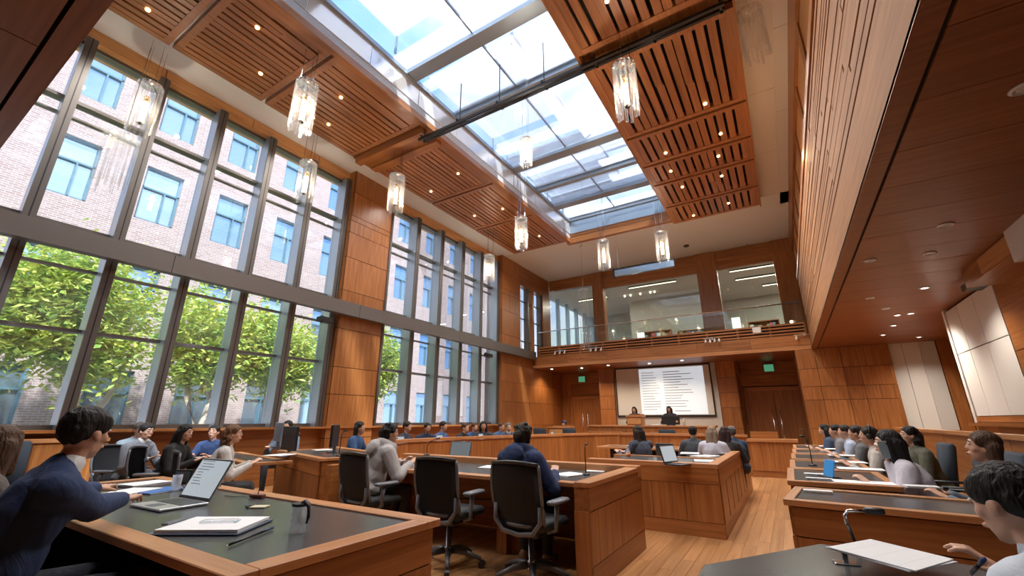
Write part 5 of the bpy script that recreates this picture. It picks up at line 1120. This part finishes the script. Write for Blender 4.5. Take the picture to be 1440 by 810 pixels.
gooseneck('gooseneck microphone on the angled desk', on(408, 634, .812), -.5, .26, .06); gooseneck('tall gooseneck microphone beside the curved rail near the pier', (-5.55, 4.25, .81), -.5, .34, .02)
dm = thing('desktop_monitor', 'dark monitor at the near end of the curved rail by the pier', 'monitor', (-6.3, 4.70, .81), math.radians(-50)); B('screen', (-.22, .22), (-.02, .02), (.08, .42), BLKP, dm, .006); B('stand', (-.03, .03), (0, .04), (.01, .1), GRYP, dm); B('foot', (-.1, .1), (-.08, .08), (0, .012), GRYP, dm)
rdk = thing('row_desk', 'narrow desk ledge behind the curved rail', 'desk')
for i in range(len(railpts) - 1):
    a, b = Vector(railpts[i]), Vector(railpts[i + 1]); d = (b - a).normalized(); n = Vector((d.y, -d.x)); PRISM('desk_leaf', [a - n * .07, b - n * .07, b - n * .55, a - n * .55], .74, .78, W_Y, rdk); m = (a + b) / 2 - n * .3; B('leg', (m.x - .03, m.x + .03), (m.y - .03, m.y + .03), (0, .74), BLKP, rdk)
rebase(rdk, (-6.2, 8, 0))
for i, k in enumerate((1, 2, 3, 4, 5)):
    a = Vector(railpts[k]); laptop(['open dark laptop behind the rail near the dark blazer', 'open dark laptop behind the rail before the blue shirt', 'open dark laptop behind the middle of the rail', 'open dark laptop behind the far part of the rail', 'open dark laptop at the far end of the rail'][i], (a.x - .35, a.y + .3, .78), math.radians(105), .32, .22, 105, (.12, .13, .14), text=False)
# boxed desk
ZE = .776
c = hz(953, 655, ZE); laptop('thin black laptop standing open at the front of the boxed desk', (c.x, c.y + .12, ZE), math.radians(72), .33, .22, 105, (.04, .04, .045), text=False)
c = hz(935, 642, ZE); laptop('small dark tablet computer on the boxed desk before the blazer woman', (c.x, c.y + .1, ZE), math.radians(185), .26, .18, 100, (.10, .12, .13), text=False)
for px, py, rz, n, lb in ((970, 638, .1, 3, 'white papers behind the laptop on the boxed desk'), (992, 642, -.4, 3, 'open white booklet on the boxed desk'), (992, 648, .2, 1, 'single white sheet at the front edge of the boxed desk'), (1020, 637, -.3, 2, 'papers at the aisle side of the boxed desk')): paper(lb, on(px, py, ZE), rz, .28, .36, n)
bt = thing('water_bottle', 'small clear bottle with an orange label on the boxed desk corner', 'bottle', (-1.98, 6.25, .776)); LATHE('bottle', [(.03, 0), (.032, .10), (.014, .15), (.014, .17)], GLC, bt, 14); LATHE('label', [(.0325, .04), (.0325, .09)], plain('label_orange', (.7, .25, .08), .5), bt, 14); LATHE('cap', [(.016, .17), (.016, .19)], WPN, bt, 10)
# dais things
p = hy(943, 591, 16.0); dm = thing('desktop_monitor', 'black monitor on the dais before the right speaker', 'monitor', (p.x, 16.0, 1.13)); B('screen', (-.30, .30), (-.02, .02), (.03, .30), BLKP, dm, .006); B('stand', (-.03, .03), (0, .05), (.0, .1), GRYP, dm); B('foot', (-.12, .12), (-.06, .10), (0, .012), GRYP, dm); B('badge', (.18, .24), (-.024, -.02), (.1, .16), plain('badge_orange', (.7, .3, .1), .5), dm)
p = hy(922, 594, 16.0); paper('pile of books and papers between the two speakers', (p.x, 16.0, 1.13), 0, .3, .25, 10)
p = hy(962, 592, 16.0); tumbler('water carafe beside the monitor on the dais', (p.x, 16.0, 1.13), .05, .24)
# right row
ZR = .79
c = hz(1166, 672, ZR); tb_ = thing('tablet', 'blue cased tablet propped up on the second right desk', 'tablet', (c.x, c.y + .08, ZR), math.radians(-72)); bm = bmesh.new(); add_box(bm, -.10, .10, -.006, .006, 0, .155, .004, Matrix.Rotation(-.25, 4, 'X')); bm_obj('tablet', bm, plain('tablet_blue', (.02, .22, .55), .3, emit=(.05, .35, .8), es=.08), tb_); B('stand', (-.11, .11), (-.05, .06), (0, .008), BLKP, tb_)
pl = [(1150, 690, .02, 'white name card lying on the nearest right desk', .18, .07, 1), (1152, 674, .0, 'grey name card standing behind the white one', .2, .06, 3), (1148, 667, .1, 'small open booklet left of the blue tablet', .2, .1, 2), (1215, 680, .05, 'white papers before the white shirted woman', .42, .22, 3), (1210, 660, .0, 'open papers on the third right desk', .4, .25, 2), (1190, 650, .1, 'white documents on the right row beyond the tablet', .4, .25, 2), (1185, 641, .1, 'open binder pages farther along the right row', .35, .25, 3), (1175, 632, .1, 'papers at the fifth right desk', .3, .3, 3), (1165, 628, .0, 'papers at the farthest right desk', .3, .3, 3), (1296, 686, .1, 'white notebook at the elbow of the white shirted woman', .2, .12, 4)]
for px, py, rz, lb, w_, d_, n in pl: paper(lb, on(px, py, ZR + (.012 if py > 685 else 0)), rz, w_, d_, n, PAP if n < 2 else None)
gooseneck('gooseneck microphone on the fourth right desk', on(1143, 655, ZR), 1.5, .32, .02); gooseneck('gooseneck microphone on the farthest right desk', on(1135, 625, ZR), 1.5, .3, .02)
p = hy(1243, 634, 5.0); pn = thing('mobile_phone', 'grey phone held to the ear of the white shirted woman', 'phone', (p.x + .01, 4.985, p.z - .06), math.radians(15)); bm = bmesh.new(); add_box(bm, -.036, .036, -.004, .004, 0, .14, .003, Matrix.Rotation(-.1, 4, 'Y')); bm_obj('phone', bm, plain('phone_grey', (.30, .37, .41), .3), pn); B('camera_dot', (.01, .025), (-.0055, -.004), (.11, .125), BLKP, pn)
# front right corner
c = hz(1224, 790, .78); mic = thing('desk_microphone', 'silver necked desk microphone with a black head at front right', 'microphone', (c.x - .02, c.y + .12, .78), 0)
a_, b_ = hz(1216, 765, .80) , hz(1240, 726, .98); q = Vector((c.x - .02, c.y + .12, .78))
TUBE('stem', [(0, 0, 0), (-.02, .02, .10)], .006, BLKP, mic, 8); TUBE('neck', [(-.02, .02, .10), (-.024, .022, .135), (-.01, .02, .150), (.05, .02, .158)], .0075, CHR, mic, 8); TUBE('head', [(.045, .02, .158), (.055, .02, .159), (.105, .02, .160), (.115, .02, .160)], [.008, .014, .014, .009], BLKP, mic, 10); LATHE('base', [(.035, 0), (.03, .012)], BLKP, mic, 12)
c = hz(1190, 793, .78); st = thing('document_stand', 'small metal document stand under the front right paper', 'stand', (c.x, c.y, .78), .2); B('foot', (-.04, .04), (-.025, .025), (0, .006), CHR, st, .002); B('arm', (-.008, .008), (-.006, .006), (.006, .05), CHR, st); B('rest', (-.03, .03), (-.01, .01), (.05, .056), CHR, st)
c = hz(1235, 795, .80); pa = paper('printed sheet resting at the front right of the picture', (c.x + .04, c.y - .02, .842), -.35, .24, .36, 2); pa.rotation_euler = (-.06, .06, -.5)
pen('black pen in the hand of the writing man', hz(1366, 806, .79), hz(1384, 786, .88))

# ------------------------------------------------------------------ freeze the modelled bodies
dg = bpy.context.evaluated_depsgraph_get(); done = []
for o in BAKE: done.append(bpy.data.meshes.new_from_object(o.evaluated_get(dg)))
for o, me in zip(BAKE, done): o.modifiers.clear(); me.name = o.data.name; o.data = me
